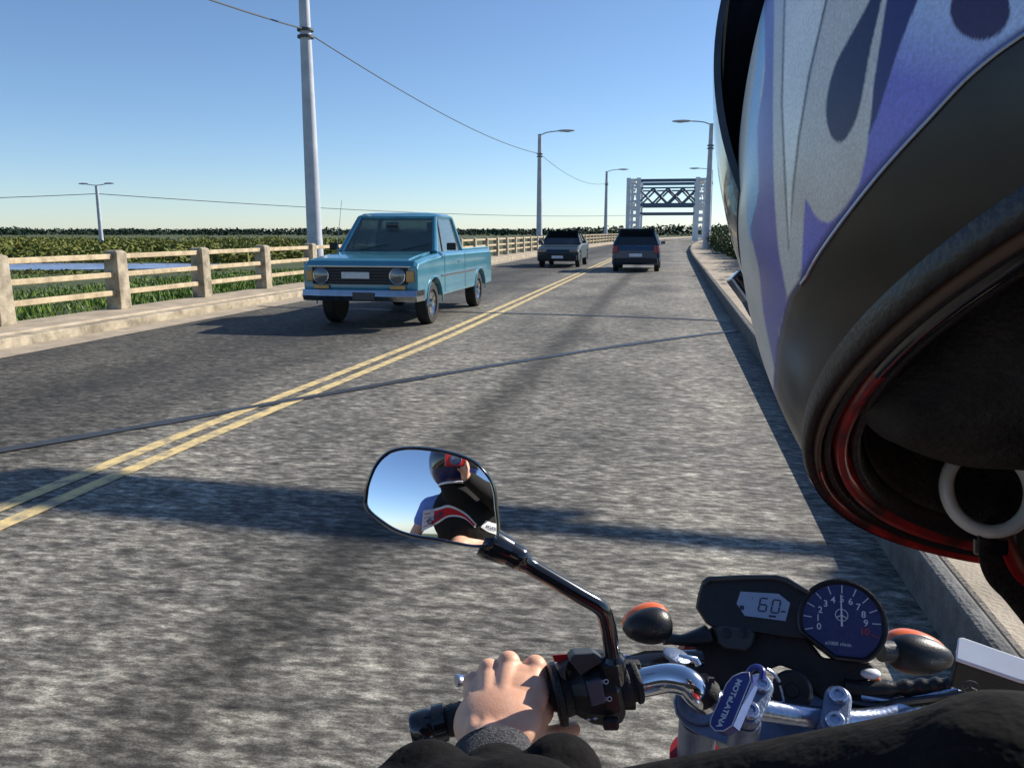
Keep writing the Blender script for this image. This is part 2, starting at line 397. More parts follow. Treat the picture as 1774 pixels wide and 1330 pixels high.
# ------------------------------------------------------------------ street lamps and cables
def lamp(name, x, y, side, label, group, H=9.0, base=.16):
    t = thing(name, label, 'street lamp', (x, y, base), group)
    MB().cyl((x, y, base), (x, y, base+1.4), .27, 18, .25).build('pole_base', M['galv'], t)
    MB().tube([(x, y, base+1.4), (x, y, base+5), (x, y, H)], [.24, .205, .15], 18).build('pole', M['galv'], t)
    mb = MB()
    for z in (7.25, 7.45): mb.lathe((x, y, z), (0, 0, 1), [(0, .15), (0, .25), (.07, .25), (.07, .15)], 14)
    mb.build('cable_clamp', M['wire'], t)
    arm = bez([Vector((x, y, H-.1)), Vector((x+side*.6, y, H+.12)), Vector((x+side*1.6, y, H+.22))], 8)
    MB().tube(arm, .045, 10).build('arm', M['galv'], t)
    c = Vector((x+side*2.1, y, H+.22)); mb = MB()
    mb.ell(c, (.72, .22, .10)); hd = mb.build('lamp_head', M['galv'], t)
    MB().ell(c+Vector((side*.1, 0, -.04)), (.36, .14, .08)).build('lamp_glass', M['lens'], hd)
    return t
lx = [(-11.3, 24.6, 'tall grey street lamp behind the railing, left of the blue pickup, cut off above'),
      (-11.0, 66, 'grey street lamp behind the railing right of the blue pickup'),
      (-11.0, 108, 'far grey street lamp on the left verge, just left of the bridge tower'),
      (-11.0, -17, 'grey street lamp behind the camera holding the near end of the cable')]
lp = [lamp('street_lamp', x+bendc(y), y, 1, l, 'street lamps along the causeway', base=-.2) for x, y, l in lx]
rx = [(2.2, 62, 'grey street lamp on the right pavement beside the helmet edge'),
      (2.2, 108, 'far grey street lamp on the right pavement in front of the bridge tower')]
for x, y, l in rx: lamp('street_lamp', x+bendc(y), y, -1, l, 'street lamps along the causeway')
far_lamp = (-89.6, 115.8)
tl = thing('street_lamp', 'small distant street lamp standing alone on the far marsh at the left', 'street lamp', (far_lamp[0], far_lamp[1], -1), 'street lamps along the causeway')
x, y = far_lamp
MB().tube([(x, y, -1), (x, y, 8.4)], [.34, .24], 12).build('pole', M['galv'], tl)
mb = MB(); mb.tube(bez([Vector((x-2.2, y, 8.75)), Vector((x, y, 8.5)), Vector((x+2.2, y, 8.75))], 6), .07, 8); mb.build('arm', M['galv'], tl)
for s in (-1, 1): MB().ell((x+s*2.3, y, 8.78), (.9, .3, .14)).build('lamp_head', M['galv'], tl)
def cable(a, b, sag, r, label):
    a = Vector(a); b = Vector(b); pts = [a.lerp(b, t/24)-Vector((0, 0, sag*4*(t/24)*(1-t/24))) for t in range(25)]
    o = MB().tube(pts, r, 6).build('power_cable', M['wire']); tag(o, label, 'cable', 'cables strung between the lamps'); return o
cable((-11, -17, 7.5), (-11.3, 24.6, 7.5), 1.2, .022, 'black cable from the tall lamp rising out of the top left of the picture')
cable((-11.3, 24.6, 7.45), (-11+bendc(66), 66, 7.5), .55, .022, 'black cable sagging between the tall lamp and the next lamp')
cable((-11+bendc(66), 66, 7.5), (-11+bendc(108), 108, 7.5), .9, .02, 'black cable between the second and the far left lamp')
cable((-135, 92, 5.2), (far_lamp[0], far_lamp[1], 7.2), .3, .05, 'distant cable running left from the lone marsh lamp')
cable((far_lamp[0], far_lamp[1], 7.2), (-13, 300, 7.0), 1.5, .06, 'long distant cable running right from the lone marsh lamp to the bridge')
# unseen post and beam, added beyond the right kerb to shade the road
cs = thing('shadow_beam_frame', 'unseen grey post and beam added to cast a shadow across the road', 'shadow caster', (8.3, 10.1, -.2))
MB().cyl((8.3, 9.75, -.2), (8.3, 9.75, 5.9), .15, 16, .12).build('post', M['galv'], cs)
bm_ = MB(); brt = Matrix.Rotation(R(-2.5), 3, 'Z'); bm_.box((5.75, 9.88, 5.65), (5.1, .12, .12), brt); bm_.box((4.75, 9.86, 5.65), (3.5, .06, .58), brt); bm_.build('beam', M['galv'], cs, smooth=False, bevel=.02)

# ------------------------------------------------------------------ bridge portal
BY = 122; BX = -1.1
br = thing('lift_bridge', 'pale blue steel bridge portal with crossed bracing over the road ahead', 'bridge', (BX, BY, 0))
for s in (-1, 1):
    for dy in (0, 9):
        mb = MB(); x = BX+s*4.9
        for q in (-.72, .72):
            mb.box((x+q, BY+dy, 4.4), (.62, .6, 9.2)); 
        for k in range(9): mb.box((x, BY+dy, .7+k*1.0), (.9, .4, .34))
        mb.build('tower_leg', M['steel_blue'], br, smooth=False)
for dy in (0, 9):
    for z, h in ((8.6, .42), (7.55, .2), (5.2, .42), (3.95, .28)):
        MB().box((BX, BY+dy, z), (9.0, .4, h)).build('cross_beam', M['steel_dark'], br, smooth=False)
    mb = MB()
    for i in range(4):
        x0 = BX-4.2+i*2.1; x1 = x0+2.1
        for a, b_ in (((x0, 5.4), (x1, 7.5)), ((x0, 7.5), (x1, 5.4))):
            mb.tube([(a[0], BY+dy, a[1]), (b_[0], BY+dy, b_[1])], .14, 6)
    mb.build('bracing', M['steel_dark'], br, smooth=False)
for s in (-1, 1):
    mb = MB()
    for z in (8.6, 5.2): mb.box((BX+s*4.9, BY+4.5, z), (.5, 8.4, .35))
    mb.tube([(BX+s*4.9, BY+.3, 5.4), (BX+s*4.9, BY+8.7, 8.4)], .12, 6); mb.build('side_beam', M['steel_blue'], br, smooth=False)

# ------------------------------------------------------------------ vegetation
def leafcloud(mb, c, rad, n, size, rnd, up=.4, flatb=True):
    c = Vector(c)
    for _ in range(n):
        while True:
            p = Vector((rnd.uniform(-1, 1), rnd.uniform(-1, 1), rnd.uniform(-.6 if flatb else -1, 1)))
            if p.length <= 1 and rnd.random() < .25+p.length: break
        q = c+Vector((p.x*rad[0], p.y*rad[1], p.z*rad[2]))
        a = Vector((rnd.gauss(0, 1), rnd.gauss(0, 1), rnd.gauss(0, .6))).normalized(); b = a.cross(Vector((rnd.gauss(0, 1), rnd.gauss(0, 1), rnd.gauss(0, 1)))).normalized()
        s = size*rnd.uniform(.6, 1.4)
        mb.add([q-a*s, q+b*s*.45, q+a*s, q-b*s*.45], [(0, 1, 2, 3)])
def make_bush(seed, n=2600):
    r = random.Random(seed); t = thing('bush', 'b', 'bush', (0, 0, 0))
    mb = MB()
    for k in range(11):
        an = r.uniform(0, 6.28); rr = r.uniform(0, .75)
        leafcloud(mb, (rr*math.cos(an), rr*math.sin(an)*1.5, r.uniform(.35, .95)), (.55, .7, .42), n//11, .055, r)
    mb.build('foliage', M['leaf'], t, smooth=False, weld=False)
    mb = MB()
    for k in range(7):
        an = k*.9; mb.tube([(0, 0, 0), (.25*math.cos(an), .3*math.sin(an), .45), (.6*math.cos(an), .8*math.sin(an), .95)], [.03, .02, .008], 5)
    mb.build('stem', M['bark'], t)
    return t
bushes = [make_bush(s) for s in (1, 2, 3)]
def ordinal(k):
    o1 = 'first second third fourth fifth sixth seventh eighth ninth tenth eleventh twelfth thirteenth fourteenth fifteenth sixteenth seventeenth eighteenth nineteenth'.split()
    k += 1
    if k < 20: return o1[k-1]
    t_, u_ = divmod(k, 10)
    return ({2: 'twentieth', 3: 'thirtieth', 4: 'fortieth'}[t_]) if u_ == 0 else {2: 'twenty', 3: 'thirty', 4: 'forty'}[t_]+'-'+o1[u_-1]
rb = random.Random(5); k = 0
for y in [10+1.9*i for i in range(46)]:
    src = bushes[k % 3]; o = src if k < 3 else copy_tree(src)
    o.location = (3.6+rb.uniform(-.15, .25)+bendc(y), y, -.12); o.rotation_euler.z = rb.uniform(0, 6.28) if False else rb.choice((0, math.pi))
    s = rb.uniform(1.05, 1.3); o.scale = (s, s*1.1, s*1.12)
    o['label'] = ordinal(k)+' leafy green bush from the near end of the row beyond the right pavement'; o['group'] = 'bushes lining the right pavement'; k += 1
# grass and marsh scrub left of the fence
rg = random.Random(11); mb = MB()
for _ in range(52000):
    u = rg.random(); x = -9.45-u*u*34; y = rg.uniform(2, 62) if u > .35 else rg.uniform(3, 45)
    h = rg.uniform(.07, .20)*(1+.6*noise.noise(Vector((x*.5, y*.5, 0)))); a = rg.uniform(0, 3.14); wd = rg.uniform(.012, .03)*(1+u*2)
    if 44 < Vector((x, y, 0)).dot(FW) < 63: continue
    z = gz(x)-.03; l = rg.uniform(-.08, .08)
    dx, dy = math.cos(a)*wd, math.sin(a)*wd
    mb.v += [Vector((x-dx, y-dy, z)), Vector((x+dx, y+dy, z)), Vector((x+l, y+l*.5, z+h))]; b = len(mb.v)-3; mb.f.append((b, b+1, b+2)); mb.m.append(0)
g = mb.build('grass', M['blade'], smooth=False, weld=False); struct(g, 'stuff', 'green grass growing on the bank behind the railing', 'grass')
mb = MB(); rg = random.Random(12)
for _ in range(760):
    d = 63+rg.random()**1.6*150; lat = rg.uniform(-1.0, -.07)*d; p = lay(lat, d); h = rg.uniform(.55, 1.05)
    leafcloud(mb, (p.x, p.y, -.95+h*.3), (rg.uniform(2, 4.2), rg.uniform(2, 5), h), 110, .24, rg)
for _ in range(60):
    d = rg.uniform(45.5, 48); lat = rg.uniform(-.95, -.3)*d; p = lay(lat, d); leafcloud(mb, (p.x, p.y, -.95), (1.5, 1, .22), 60, .12, rg)
g = mb.build('marsh_scrub', M['leaf_dry'], smooth=False, weld=False); struct(g, 'stuff', 'olive scrub and reeds covering the marsh beyond the water', 'scrub')
mb = MB(); rg = random.Random(13)
for i in range(520):
    t = i/520; x = -900+t*1500+rg.uniform(-8, 8); y = 420+rg.uniform(-30, 120)+(0 if x > -300 else (x+300)*.35)
    hh = 2.4+4.5*max(0, noise.noise(Vector((x*.011, 1.3, 0))))+rg.uniform(0, .9)
    leafcloud(mb, (x, y, hh*.2), (rg.uniform(9, 18), 8, hh*.7), 90, .95, rg)
g = mb.build('far_wood', M['leaf_far'], smooth=False, weld=False); struct(g, 'stuff', 'dark line of distant trees along the horizon', 'wood')

# ------------------------------------------------------------------ vehicles
def wheel(parent, x, y, r, wdt, side, rimm='chrome', name='wheel'):
    c = Vector((x, y, r)); ax = Vector((side, 0, 0))
    wt = MB().lathe(c-ax*wdt/2, ax, [(0, r*.66), (0, r*.93), (wdt*.12, r), (wdt*.88, r), (wdt, r*.93), (wdt, r*.66), (wdt*.8, r*.62), (wdt*.2, r*.62)], 32)
    o = wt.build(name, M['tyre'], parent)
    mb = MB().lathe(c-ax*wdt*.3, ax, [(0, r*.62), (wdt*.7, r*.64), (wdt*.72, r*.56), (wdt*.6, r*.5), (wdt*.58, r*.22), (wdt*.78, r*.18), (wdt*.8, .02)], 28)
    mb.build('rim', M[rimm], o); return o
def arch_profile(prof_top, y_front, y_rear, zb, wf, wr, ra):
    """side outline in (y, z): top polyline front->rear, then the sill with two wheel arches"""
    pts = list(prof_top); 
    def arch(yc):
        return [(yc+ra*math.cos(a), max(zb, .32+ra*math.sin(a))) for a in [math.pi*k/12 for k in range(13)]]
    pts.append((y_rear, zb)); pts += arch(wr); pts += arch(wf); pts.append((y_front, zb)); return pts

def pickup(x, y):
    t = thing('pickup_truck', 'teal blue old pickup truck driving towards the camera in the left lane', 'pickup', (x, y, 0))
    W = .90
    top = [(y, .50), (y-.02, .62), (y-.02, .93), (y+.05, 1.00), (y+.5, 1.045), (y+1.25, 1.08), (y+1.32, 1.10), (y+4.9, 1.08), (y+4.95, .95), (y+4.95, .55)]
    pf = arch_profile(top, y, y+4.95, .42, y+.85, y+3.95, .42)
    mb = MB(); n = len(pf)
    # bulging flanks: cross stations from flank to flank
    st = [(-W, .0), (-W*.93, .02), (W*.93, .02), (W, 0)]
    rings = []
    for sx_, up in st:
        edge = abs(sx_) > W*.95
        rings.append([Vector((x+sx_, yy_, zz+(up if zz > .9 else 0)-(0.03 if edge and zz > .9 else 0))) for yy_, zz in pf])
    mb.loft(rings); body = mb.build('body', M['teal'], t, smooth=False, bevel=.035, seg=3)
    # hood panel lines and bright hood
    MB().loft([[Vector((x+a, yy_, zz)) for a in (-.74, -.70, .70, .74)] + [Vector((x+a, yy_, zz-.03)) for a in (.74, -.74)] for yy_, zz in ((y+.03, 1.005), (y+.12, 1.045), (y+.5, 1.085), (y+1.2, 1.125))]).build('hood', M['teal'], t, smooth=False, bevel=.012)
    # cargo bed opening
    b = MB(); b.box((x, y+3.85, 1.10), (1.46, 2.0, .012)); b.build('bed_liner', M['blackm'], t, smooth=False)
    for s in (-1, 1): MB().box((x+s*.80, y+3.85, 1.115), (.10, 2.1, .05)).build('bed_rail', M['teal'], t, smooth=False, bevel=.015)
    # cab: pillars, roof, glass
    zb, zt = 1.11, 1.66; yf0, yf1, yr0, yr1 = y+1.22, y+1.72, y+2.85, y+2.72; wb, wt_ = .80, .66
    C = {(s, 'f', 0): Vector((x+s*wb, yf0, zb)) for s in (-1, 1)}
    for s in (-1, 1):
        C[(s, 'f', 1)] = Vector((x+s*wt_, yf1, zt)); C[(s, 'r', 0)] = Vector((x+s*wb, yr0, zb)); C[(s, 'r', 1)] = Vector((x+s*wt_, yr1, zt))
        for e in 'fr': MB().tube([C[(s, e, 0)], C[(s, e, 1)]], [.05, .04], 8).build('pillar', M['teal'], t)
        MB().tube([C[(s, 'f', 0)].lerp(C[(s, 'r', 0)], .27)+Vector((0, 0, 0)), C[(s, 'f', 1)].lerp(C[(s, 'r', 1)], .12)], .018, 8).build('quarter_bar', M['blackm'], t)
        q = [C[(s, 'f', 0)], C[(s, 'r', 0)], C[(s, 'r', 1)], C[(s, 'f', 1)]]
        MB().prism(q, (-s*.008, 0, 0)).build('side_window', M['glass'], t, smooth=False)
    MB().prism([C[(-1, 'f', 0)], C[(1, 'f', 0)], C[(1, 'f', 1)], C[(-1, 'f', 1)]], (0, .008, 0)).build('windscreen', M['glass'], t, smooth=False)
    MB().prism([C[(-1, 'r', 0)], C[(1, 'r', 0)], C[(1, 'r', 1)], C[(-1, 'r', 1)]], (0, -.008, 0)).build('rear_window', M['glass'], t, smooth=False)
    rr = []
    for z, g_, h_ in ((zt-.03, .0, 0), (zt+.03, .02, 0), (zt+.075, -.06, 0), (zt+.095, -.22, 0)):
        rr.append([Vector((x-wt_-g_, yf1-g_, z)), Vector((x+wt_+g_, yf1-g_, z)), Vector((x+wt_+g_, yr1+g_, z)), Vector((x-wt_-g_, yr1+g_, z))])
    MB().loft(rr).build('roof', M['teal'], t, smooth=True, ang=60)
    b = MB(); b.box((x, yf0+.28, zb-.02), (1.5, .5, .1)); b.build('dashboard', M['blackm'], t, smooth=False, bevel=.03)
    b = MB(); b.box((x, yr0-.30, zb+.12), (1.36, .16, .42)); b.build('seat', M['blackm'], t, smooth=False, bevel=.05)
    wheel_ring = [Vector((x+.36+.18*math.cos(a), yf0+.58, zb+.08+.18*math.sin(a))) for a in [2*math.pi*k/20 for k in range(20)]]
    MB().tube(wheel_ring, .013, 6, closed=True).build('steering_wheel', M['blackm'], t)
    MB().tube([(x-.1, yf0+.3, zb+.42), (x+.1, yf0+.3, zb+.42)], .022, 8).build('rear_view_mirror', M['blackm'], t)
    # front: grille, lamps, emblem plate, bumper
    yf = y-.025
    MB().box((x, yf-.005, .79), (1.50, .03, .25)).build('grille', M['blackm'], t, smooth=False, bevel=.01)
    for k in range(5): MB().box((x, yf-.026, .70+k*.045), (1.0, .014, .010)).build('grille_bar', M['greyp'], t, smooth=False)
    MB().box((x, yf-.03, .93), (1.62, .03, .018)).build('trim_strip', M['chrome'], t, smooth=False, bevel=.004)
    MB().box((x-.05, yf-.045, .80), (.44, .012, .10)).build('emblem_plate', M['white_car'], t, smooth=False, bevel=.006)
    for s in (-1, 1):
        h = MB().lathe((x+s*.60, yf-.004, .79), (0, -1, 0), [(0, .12), (.03, .12), (.035, .10), (.05, .05)], 24).build('headlight', M['lens'], t)
        MB().tube([Vector((x+s*.60+.118*math.cos(a), yf-.034, .79+.118*math.sin(a))) for a in [2*math.pi*k/24 for k in range(24)]], .009, 6, closed=True).build('headlight_ring', M['chrome'], h)
        MB().box((x+s*.79, yf-.01, .79), (.12, .05, .17)).build('indicator', M['amber'], t, smooth=False, bevel=.02)
        MB().box((x+s*.60, yf-.03, .625), (.24, .03, .06)).build('parking_lamp', M['amber'], t, smooth=False, bevel=.012)
    bp = [Vector((x-.93, y+.22, 0)), Vector((x-.90, y-.06, 0)), Vector((x-.6, y-.12, 0)), Vector((x+.6, y-.12, 0)), Vector((x+.90, y-.06, 0)), Vector((x+.93, y+.22, 0))]
    mb = MB(); mb.loft([[p+Vector((0, 0, .42)), p+Vector((0, -.03, .50)), p+Vector((0, 0, .585)), p+Vector((0, .04, .585)), p+Vector((0, .04, .42))] for p in bp]); mb.build('bumper', M['chrome'], t, smooth=False, bevel=.012)
    MB().box((x+.1, y-.155, .5), (.34, .01, .11)).build('number_plate', M['greyp'], t, smooth=False)
    for s in (-1, 1):
        for yy_ in (y+.85, y+3.95): wheel(t, x+s*(W-.13), yy_, .33, .20, s)
        m_ = MB(); m_.box((x+s*(W+.12), yf0+.22, 1.2), (.16, .05, .12)); m_.build('side_mirror', M['blackm'], t, smooth=False, bevel=.02)
        MB().box((x+s*(W+.008), y+2.35, .93), (.012, .12, .025)).build('door_handle', M['chrome'], t, smooth=False, bevel=.004)
        d = MB()
        for a in ((y+1.45), (y+2.78)): d.box((x+s*(W+.0015), a, .77), (.004, .010, .60))
        d.build('door_gap', M['blackm'], t, smooth=False)
    wp = MB()
    for s in (-.45, .25): wp.tube([(x+s, yf0-.03, zb+.03), (x+s+.42, yf0+.05, zb+.12)], .008, 6)
    wp.build('wiper', M['blackm'], t)
    MB().box((x, y+1.28, 1.115), (1.5, .16, .02)).build('cowl', M['blackm'], t, smooth=False, bevel=.005)
    for s in (-1, 1):
        MB().box((x+s*(W+.006), y+2.4, .74), (.014, 2.3, .035)).build('side_trim', M['chrome'], t, smooth=False, bevel=.004)
        for yc in (y+.85, y+3.95):
            MB().tube([Vector((x+s*(W+.004), yc+.43*math.cos(a), .32+.43*math.sin(a))) for a in [math.pi*k/16 for k in range(17)]], .014, 8).build('wheel_arch', M['teal'], t)
    for s in (-.38, .38): MB().box((x+s, yr0-.27, zb+.40), (.24, .09, .18)).build('headrest', M['blackm'], t, smooth=False, bevel=.03)
    MB().tube([(x-W+.05, y+1.15, 1.1), (x-W+.02, y+1.5, 1.95)], .004, 6).build('antenna', M['chrome'], t)
    return t
pickup(-4.58, 11.5)

def car(name, label, cat, x, y, ang, paint, L=4.1, W=.84, H=1.43, hatch=True, tail='red'):
    """a small car, nose towards -Y in its own frame"""
    t = thing(name, label, cat, (0, 0, 0))
    top = [(0, .42), (0, .62), (.08, .72), (.55, .84), (1.05, .92), (1.10, .95), (L-.35, .98), (L-.06, .93), (L, .75), (L, .42)]
    pf = arch_profile(top, 0.05, L-.05, .24, .75, L-.72, .36)
    rings = []
    for s, ins in ((-1, 0), (-.9, .0), (.9, 0), (1, 0)):
        e = abs(s) > .95
        rings.append([Vector((s*W, yy_+(.05 if (e and yy_ < .3) else 0)-(.05 if e and yy_ > L-.3 else 0), zz-(.05 if e and zz > .8 else 0))) for yy_, zz in pf])
    MB().loft(rings).build('body', M[paint], t, smooth=False, bevel=.04, seg=2)
    zb, zt = .93, H-.06; f0, f1, r1, r0 = 1.0, 1.75, L-(.75 if hatch else 1.3), L-(.12 if hatch else .7)
    wb, wt_ = W*.93, W*.70
    def ringp(z, k): 
        a = f0+(f1-f0)*k; b = r0+(r1-r0)*k; ww = wb+(wt_-wb)*k
        return [Vector((-ww, a, z)), Vector((ww, a, z)), Vector((ww, b, z)), Vector((-ww, b, z))]
    MB().loft([ringp(zb, 0), ringp(zt, 1)]).build('windows', M['dglass'], t, smooth=False)
    lo, hi = ringp(zb, 0), ringp(zt, 1)
    for i in range(4): MB().tube([lo[i], hi[i]], [.05, .042], 8).build('pillar', M[paint], t)
    for s in (-1, 1):
        a = Vector((s*wb, (f0+r0)/2+.1, zb)); b = Vector((s*wt_, (f1+r1)/2, zt)); MB().tube([a, b], .035, 8).build('pillar', M[paint], t)
    rr = [[p+Vector((0, 0, 0)) for p in hi]]
    for dz, g_ in ((.035, .03), (.07, -.06), (.085, -.2)):
        rr.append([Vector((p.x+math.copysign(g_, p.x), p.y+math.copysign(g_, p.y-(f1+r1)/2), zt+dz)) for p in hi])
    MB().loft(rr).build('roof', M[paint], t, smooth=True, ang=60)
    for s in (-1, 1):
        MB().box((s*W*.74, .03, .66), (.32, .14, .14)).build('headlight', M['lens'], t, smooth=False, bevel=.03)
        MB().box((s*W*.86, L-.02, .80), (.17, .10, .26)).build('tail_light', M['redm'], t, smooth=False, bevel=.03)
        for yy_ in (.75, L-.72): wheel(t, s*(W-.10), yy_, .30, .18, s)
        MB().box((s*(W+.08), 1.3, 1.0), (.16, .08, .11)).build('side_mirror', M[paint], t, smooth=False, bevel=.02)
    MB().box((0, -.01, .50), (1.0, .05, .12)).build('grille', M['blackm'], t, smooth=False, bevel=.01)
    for yy_ in (-.015, L+.005): MB().box((0, yy_, .40), (W*1.86, .10, .17)).build('bumper', M['blackm'], t, smooth=False, bevel=.03)
    for yy_ in (-.07, L+.062): MB().box((0, yy_, .42 if yy_ < 0 else .60), (.46, .012, .11)).build('number_plate', M['white'], t, smooth=False)
    if hatch: MB().box((0, L-.004, .60), (.7, .03, .2)).build('tailgate', M[paint], t, smooth=False, bevel=.01)
    t.location = (x, y, 0); t.rotation_euler.z = ang
    return t
car('hatchback_car', 'dark navy hatchback ahead in the right lane, seen from behind', 'car', -1.32, 33.6, math.pi, 'navy', H=1.5)
car('oncoming_car', 'dark blue car coming the other way behind the pickup', 'car', -4.55+0, 32.5, 0, 'slate', hatch=False)
car('far_car', 'small dark car far off in the oncoming lane near the bridge', 'car', -5.2+bendc(84), 84, 0, 'slate')
for o in bpy.data.objects:
    if o.name in ('hatchback_car', 'white_car', 'far_car', 'oncoming_car'): o['group'] = 'cars on the road ahead'

# ------------------------------------------------------------------ motorcycle
bike_base = Vector((.13, .6, 0))
bike = thing('motorcycle', 'black motorcycle front end with silver handlebar, instruments and mirror', 'motorcycle', bike_base)
def B(mb, name, m, **k): return mb.build(name, M[m] if isinstance(m, str) else m, k.pop('parent', bike), **k)

# handlebar
barL = [cw(1088, 1186, .838), cw(1120, 1180, .836), cw(1155, 1174, .83), cw(1188, 1180, .822), cw(1207, 1198, .82), cw(1222, 1212, .832)]
barM = [cw(1222, 1212, .832), cw(1255, 1216, .838), cw(1340, 1232, .845), cw(1450, 1246, .852), cw(1520, 1244, .862), cw(1580, 1226, .875), cw(1640, 1210, .89), cw(1800, 1215, .90), cw(1990, 1250, .89)]
bl = bez(barL, 10); n_ = len(bl)
B(MB().tube(bl, [.0148]*n_, 24), 'handlebar_bend', 'polish')
B(MB().tube(bez(barM, 8), .0118, 20), 'handlebar', 'alu')
grip_a, grip_b = cw(742, 1257, .835), cw(972, 1200, .845)
gm = MB(); ax = (grip_b-grip_a); gl = ax.length; axn = ax.normalized()
gm.tube([grip_a+ax*(k/48) for k in range(49)], [.0158+(.0012 if k % 3 == 0 else 0) for k in range(49)], 28)
gr = B(gm, 'grip', 'rubber')
e0 = cw(720, 1262, .833)
B(MB().lathe(e0-axn*.004, axn, [(0, .010), (.0, .0155), (.003, .0175), (.019, .0178), (.021, .0165), (.023, .0165), (.024, .0195), (.036, .0192), (.038, .016)], 32), 'bar_end', 'blackg')
B(MB().lathe(grip_b-axn*.008, axn, [(0, .017), (0, .030), (.003, .0325), (.008, .0325), (.010, .025), (.018, .024)], 40), 'grip_flange', 'rubber')
# switch housing: faceted loft along the bar
hc = [cw(978, 1198, .842), cw(990, 1197, .842), cw(1012, 1195, .84), cw(1040, 1192, .838), cw(1062, 1189, .838), cw(1072, 1188, .838)]
un = cv((.10, .98, .0)).normalized(); vn = axn.cross(un).normalized()
if vn.dot(CAM-hc[0]) < 0: vn = -vn
un = vn.cross(axn); un = un if un.dot(cv((0, 1, 0))) > 0 else -un
shape = [(-.036, -.012), (-.030, .016), (-.016, .024), (.004, .026), (.016, .022), (.028, .010), (.037, -.004), (.036, -.020), (.014, -.026), (-.020, -.026), (-.036, -.022)]
sc_ = [.62, .82, .98, 1.0, .94, .80]
lowr = [.7, .85, 1.0, 1.14, 1.14, 1.0]
rings = []
for c, s, lw in zip(hc, sc_, lowr): rings.append([c+un*(a*s*(lw if a < 0 else 1))+vn*(b_*s) for a, b_ in shape])
sw = B(MB().loft(rings), 'switch_housing', 'black', smooth=False, bevel=.0022, seg=3)
def face_on(x, y, lift=.0):                                                       # point on the front facet of the switch housing
    o = hc[3]+vn*(.0268+lift); return onp(x, y, o, vn)
def px_poly(pts, o, n, lift=0): return [onp(a, b_, o+n*lift, n) for a, b_ in pts]
so_ = hc[3]+vn*.0255
B(MB().prism(px_poly([(1016, 1182), (1042, 1176), (1050, 1217), (1026, 1224)], so_, vn, .0035), -vn*.006), 'dimmer_switch', 'button', smooth=False, bevel=.0012, parent=sw)
ink = MB()
def ico_ring(mb, x, y, r, o, n, th=.0005, d=.0004):
    c = onp(x, y, o, n); u, v = frame(n, cv((0, 1, 0)))
    mb.tube([c+u*r*math.cos(a)+v*r*math.sin(a) for a in [2*math.pi*k/18 for k in range(18)]], th, 6, closed=True)
for (x, y) in ((1050, 1180), (1056, 1210)):
    ico_ring(ink, x, y, .0022, so_+vn*.0012, vn)
    c = onp(x-6, y, so_+vn*.0012, vn); u, v = frame(vn, cv((0, 1, 0)))
    for k in (-1, 0, 1): ink.tube([c+v*k*.0014-u*.0014, c+v*k*.0014+u*.001], .0003, 5)
for (x, y, s) in ((1020, 1246, -1), (1031, 1244, 1)):
    c = onp(x, y, so_+vn*.002, vn); ink.add([c+u*s*.0028, c+v*.002, c-v*.002], [(0, 1, 2)]); ink.tube([c-u*s*.002, c+u*s*.001], .0007, 6)
ico_ring(ink, 999, 1133.5, .0028, hc[2]+vn*.012, vn)
B(ink, 'switch_symbols', 'white', parent=sw, smooth=False)
B(MB().prism(px_poly([(985, 1143), (995, 1133), (1030, 1131), (1048, 1146), (1032, 1154), (1007, 1171)], hc[2]+vn*.024, vn), -vn*.02), 'switch_cap', 'greyp', smooth=False, bevel=.002, parent=sw)
B(MB().prism(px_poly([(966, 1160), (985, 1146), (980, 1160), (981, 1178), (974, 1176)], hc[1]+vn*.022, vn), -vn*.02), 'switch_side', 'greyp', smooth=False, bevel=.0015, parent=sw)
B(MB().loft([px_poly([(956, 1134), (992, 1131), (990, 1142), (974, 1146), (960, 1146)], hc[2]+vn*.006, vn), px_poly([(958, 1136), (992, 1133), (990, 1142), (974, 1144), (962, 1144)], hc[2]-vn*.006, vn)]), 'kill_switch', 'red', smooth=False, bevel=.001, parent=sw)
B(MB().box(hc[3]+vn*.030+un*-.024, (.016, .012, .012), CR), 'horn_button', 'black', smooth=False, bevel=.003, parent=sw)
# clutch lever and its perch
lev = bez([cw(1215, 1142, .90), cw(1130, 1140, .905), cw(1010, 1150, .91), cw(890, 1166, .905), cw(815, 1176, .895), cw(790, 1178, .89)], 8)
B(MB().tube(lev, [.0075]*(len(lev)-5)+[.008, .0085, .009, .0095, .009], 14, flat=.7), 'clutch_lever', 'alu')
mb = MB(); mb.tube([cw(1090, 1150, .885), cw(1120, 1146, .895), cw(1215, 1140, .90)], [.010, .013, .011], 14, flat=.9); B(mb, 'lever_perch', 'blackg')
B(MB().lathe(cw(1168, 1149, .875), cv((.15, .55, .1)), [(0, .006), (.006, .007), (.0075, .015), (.0105, .0155), (.012, .013)], 24), 'perch_cap', 'alu2')
mb = MB(); mb.tube([cw(1168, 1146, .87), cw(1180, 1139, .87), cw(1205, 1142, .872), cw(1210, 1150, .872)], .0042, 12); B(mb, 'cable_adjuster', 'polish')
# clamp behind the switch housing that carries the mirror
mb = MB(); mb.lathe(cw(1080, 1187, .838), axn, [(-.008, .019), (.0, .0215), (.006, .0215), (.006, .0185), (.011, .0185), (.011, .0215), (.0165, .021), (.018, .0165)], 20)
mb.box(cw(1085, 1213, .838), (.018, .014, .016), CR); mb.box(cw(1092, 1160, .846), (.02, .018, .014), CR)
B(mb, 'mirror_clamp', 'blackm', bevel=.0012)
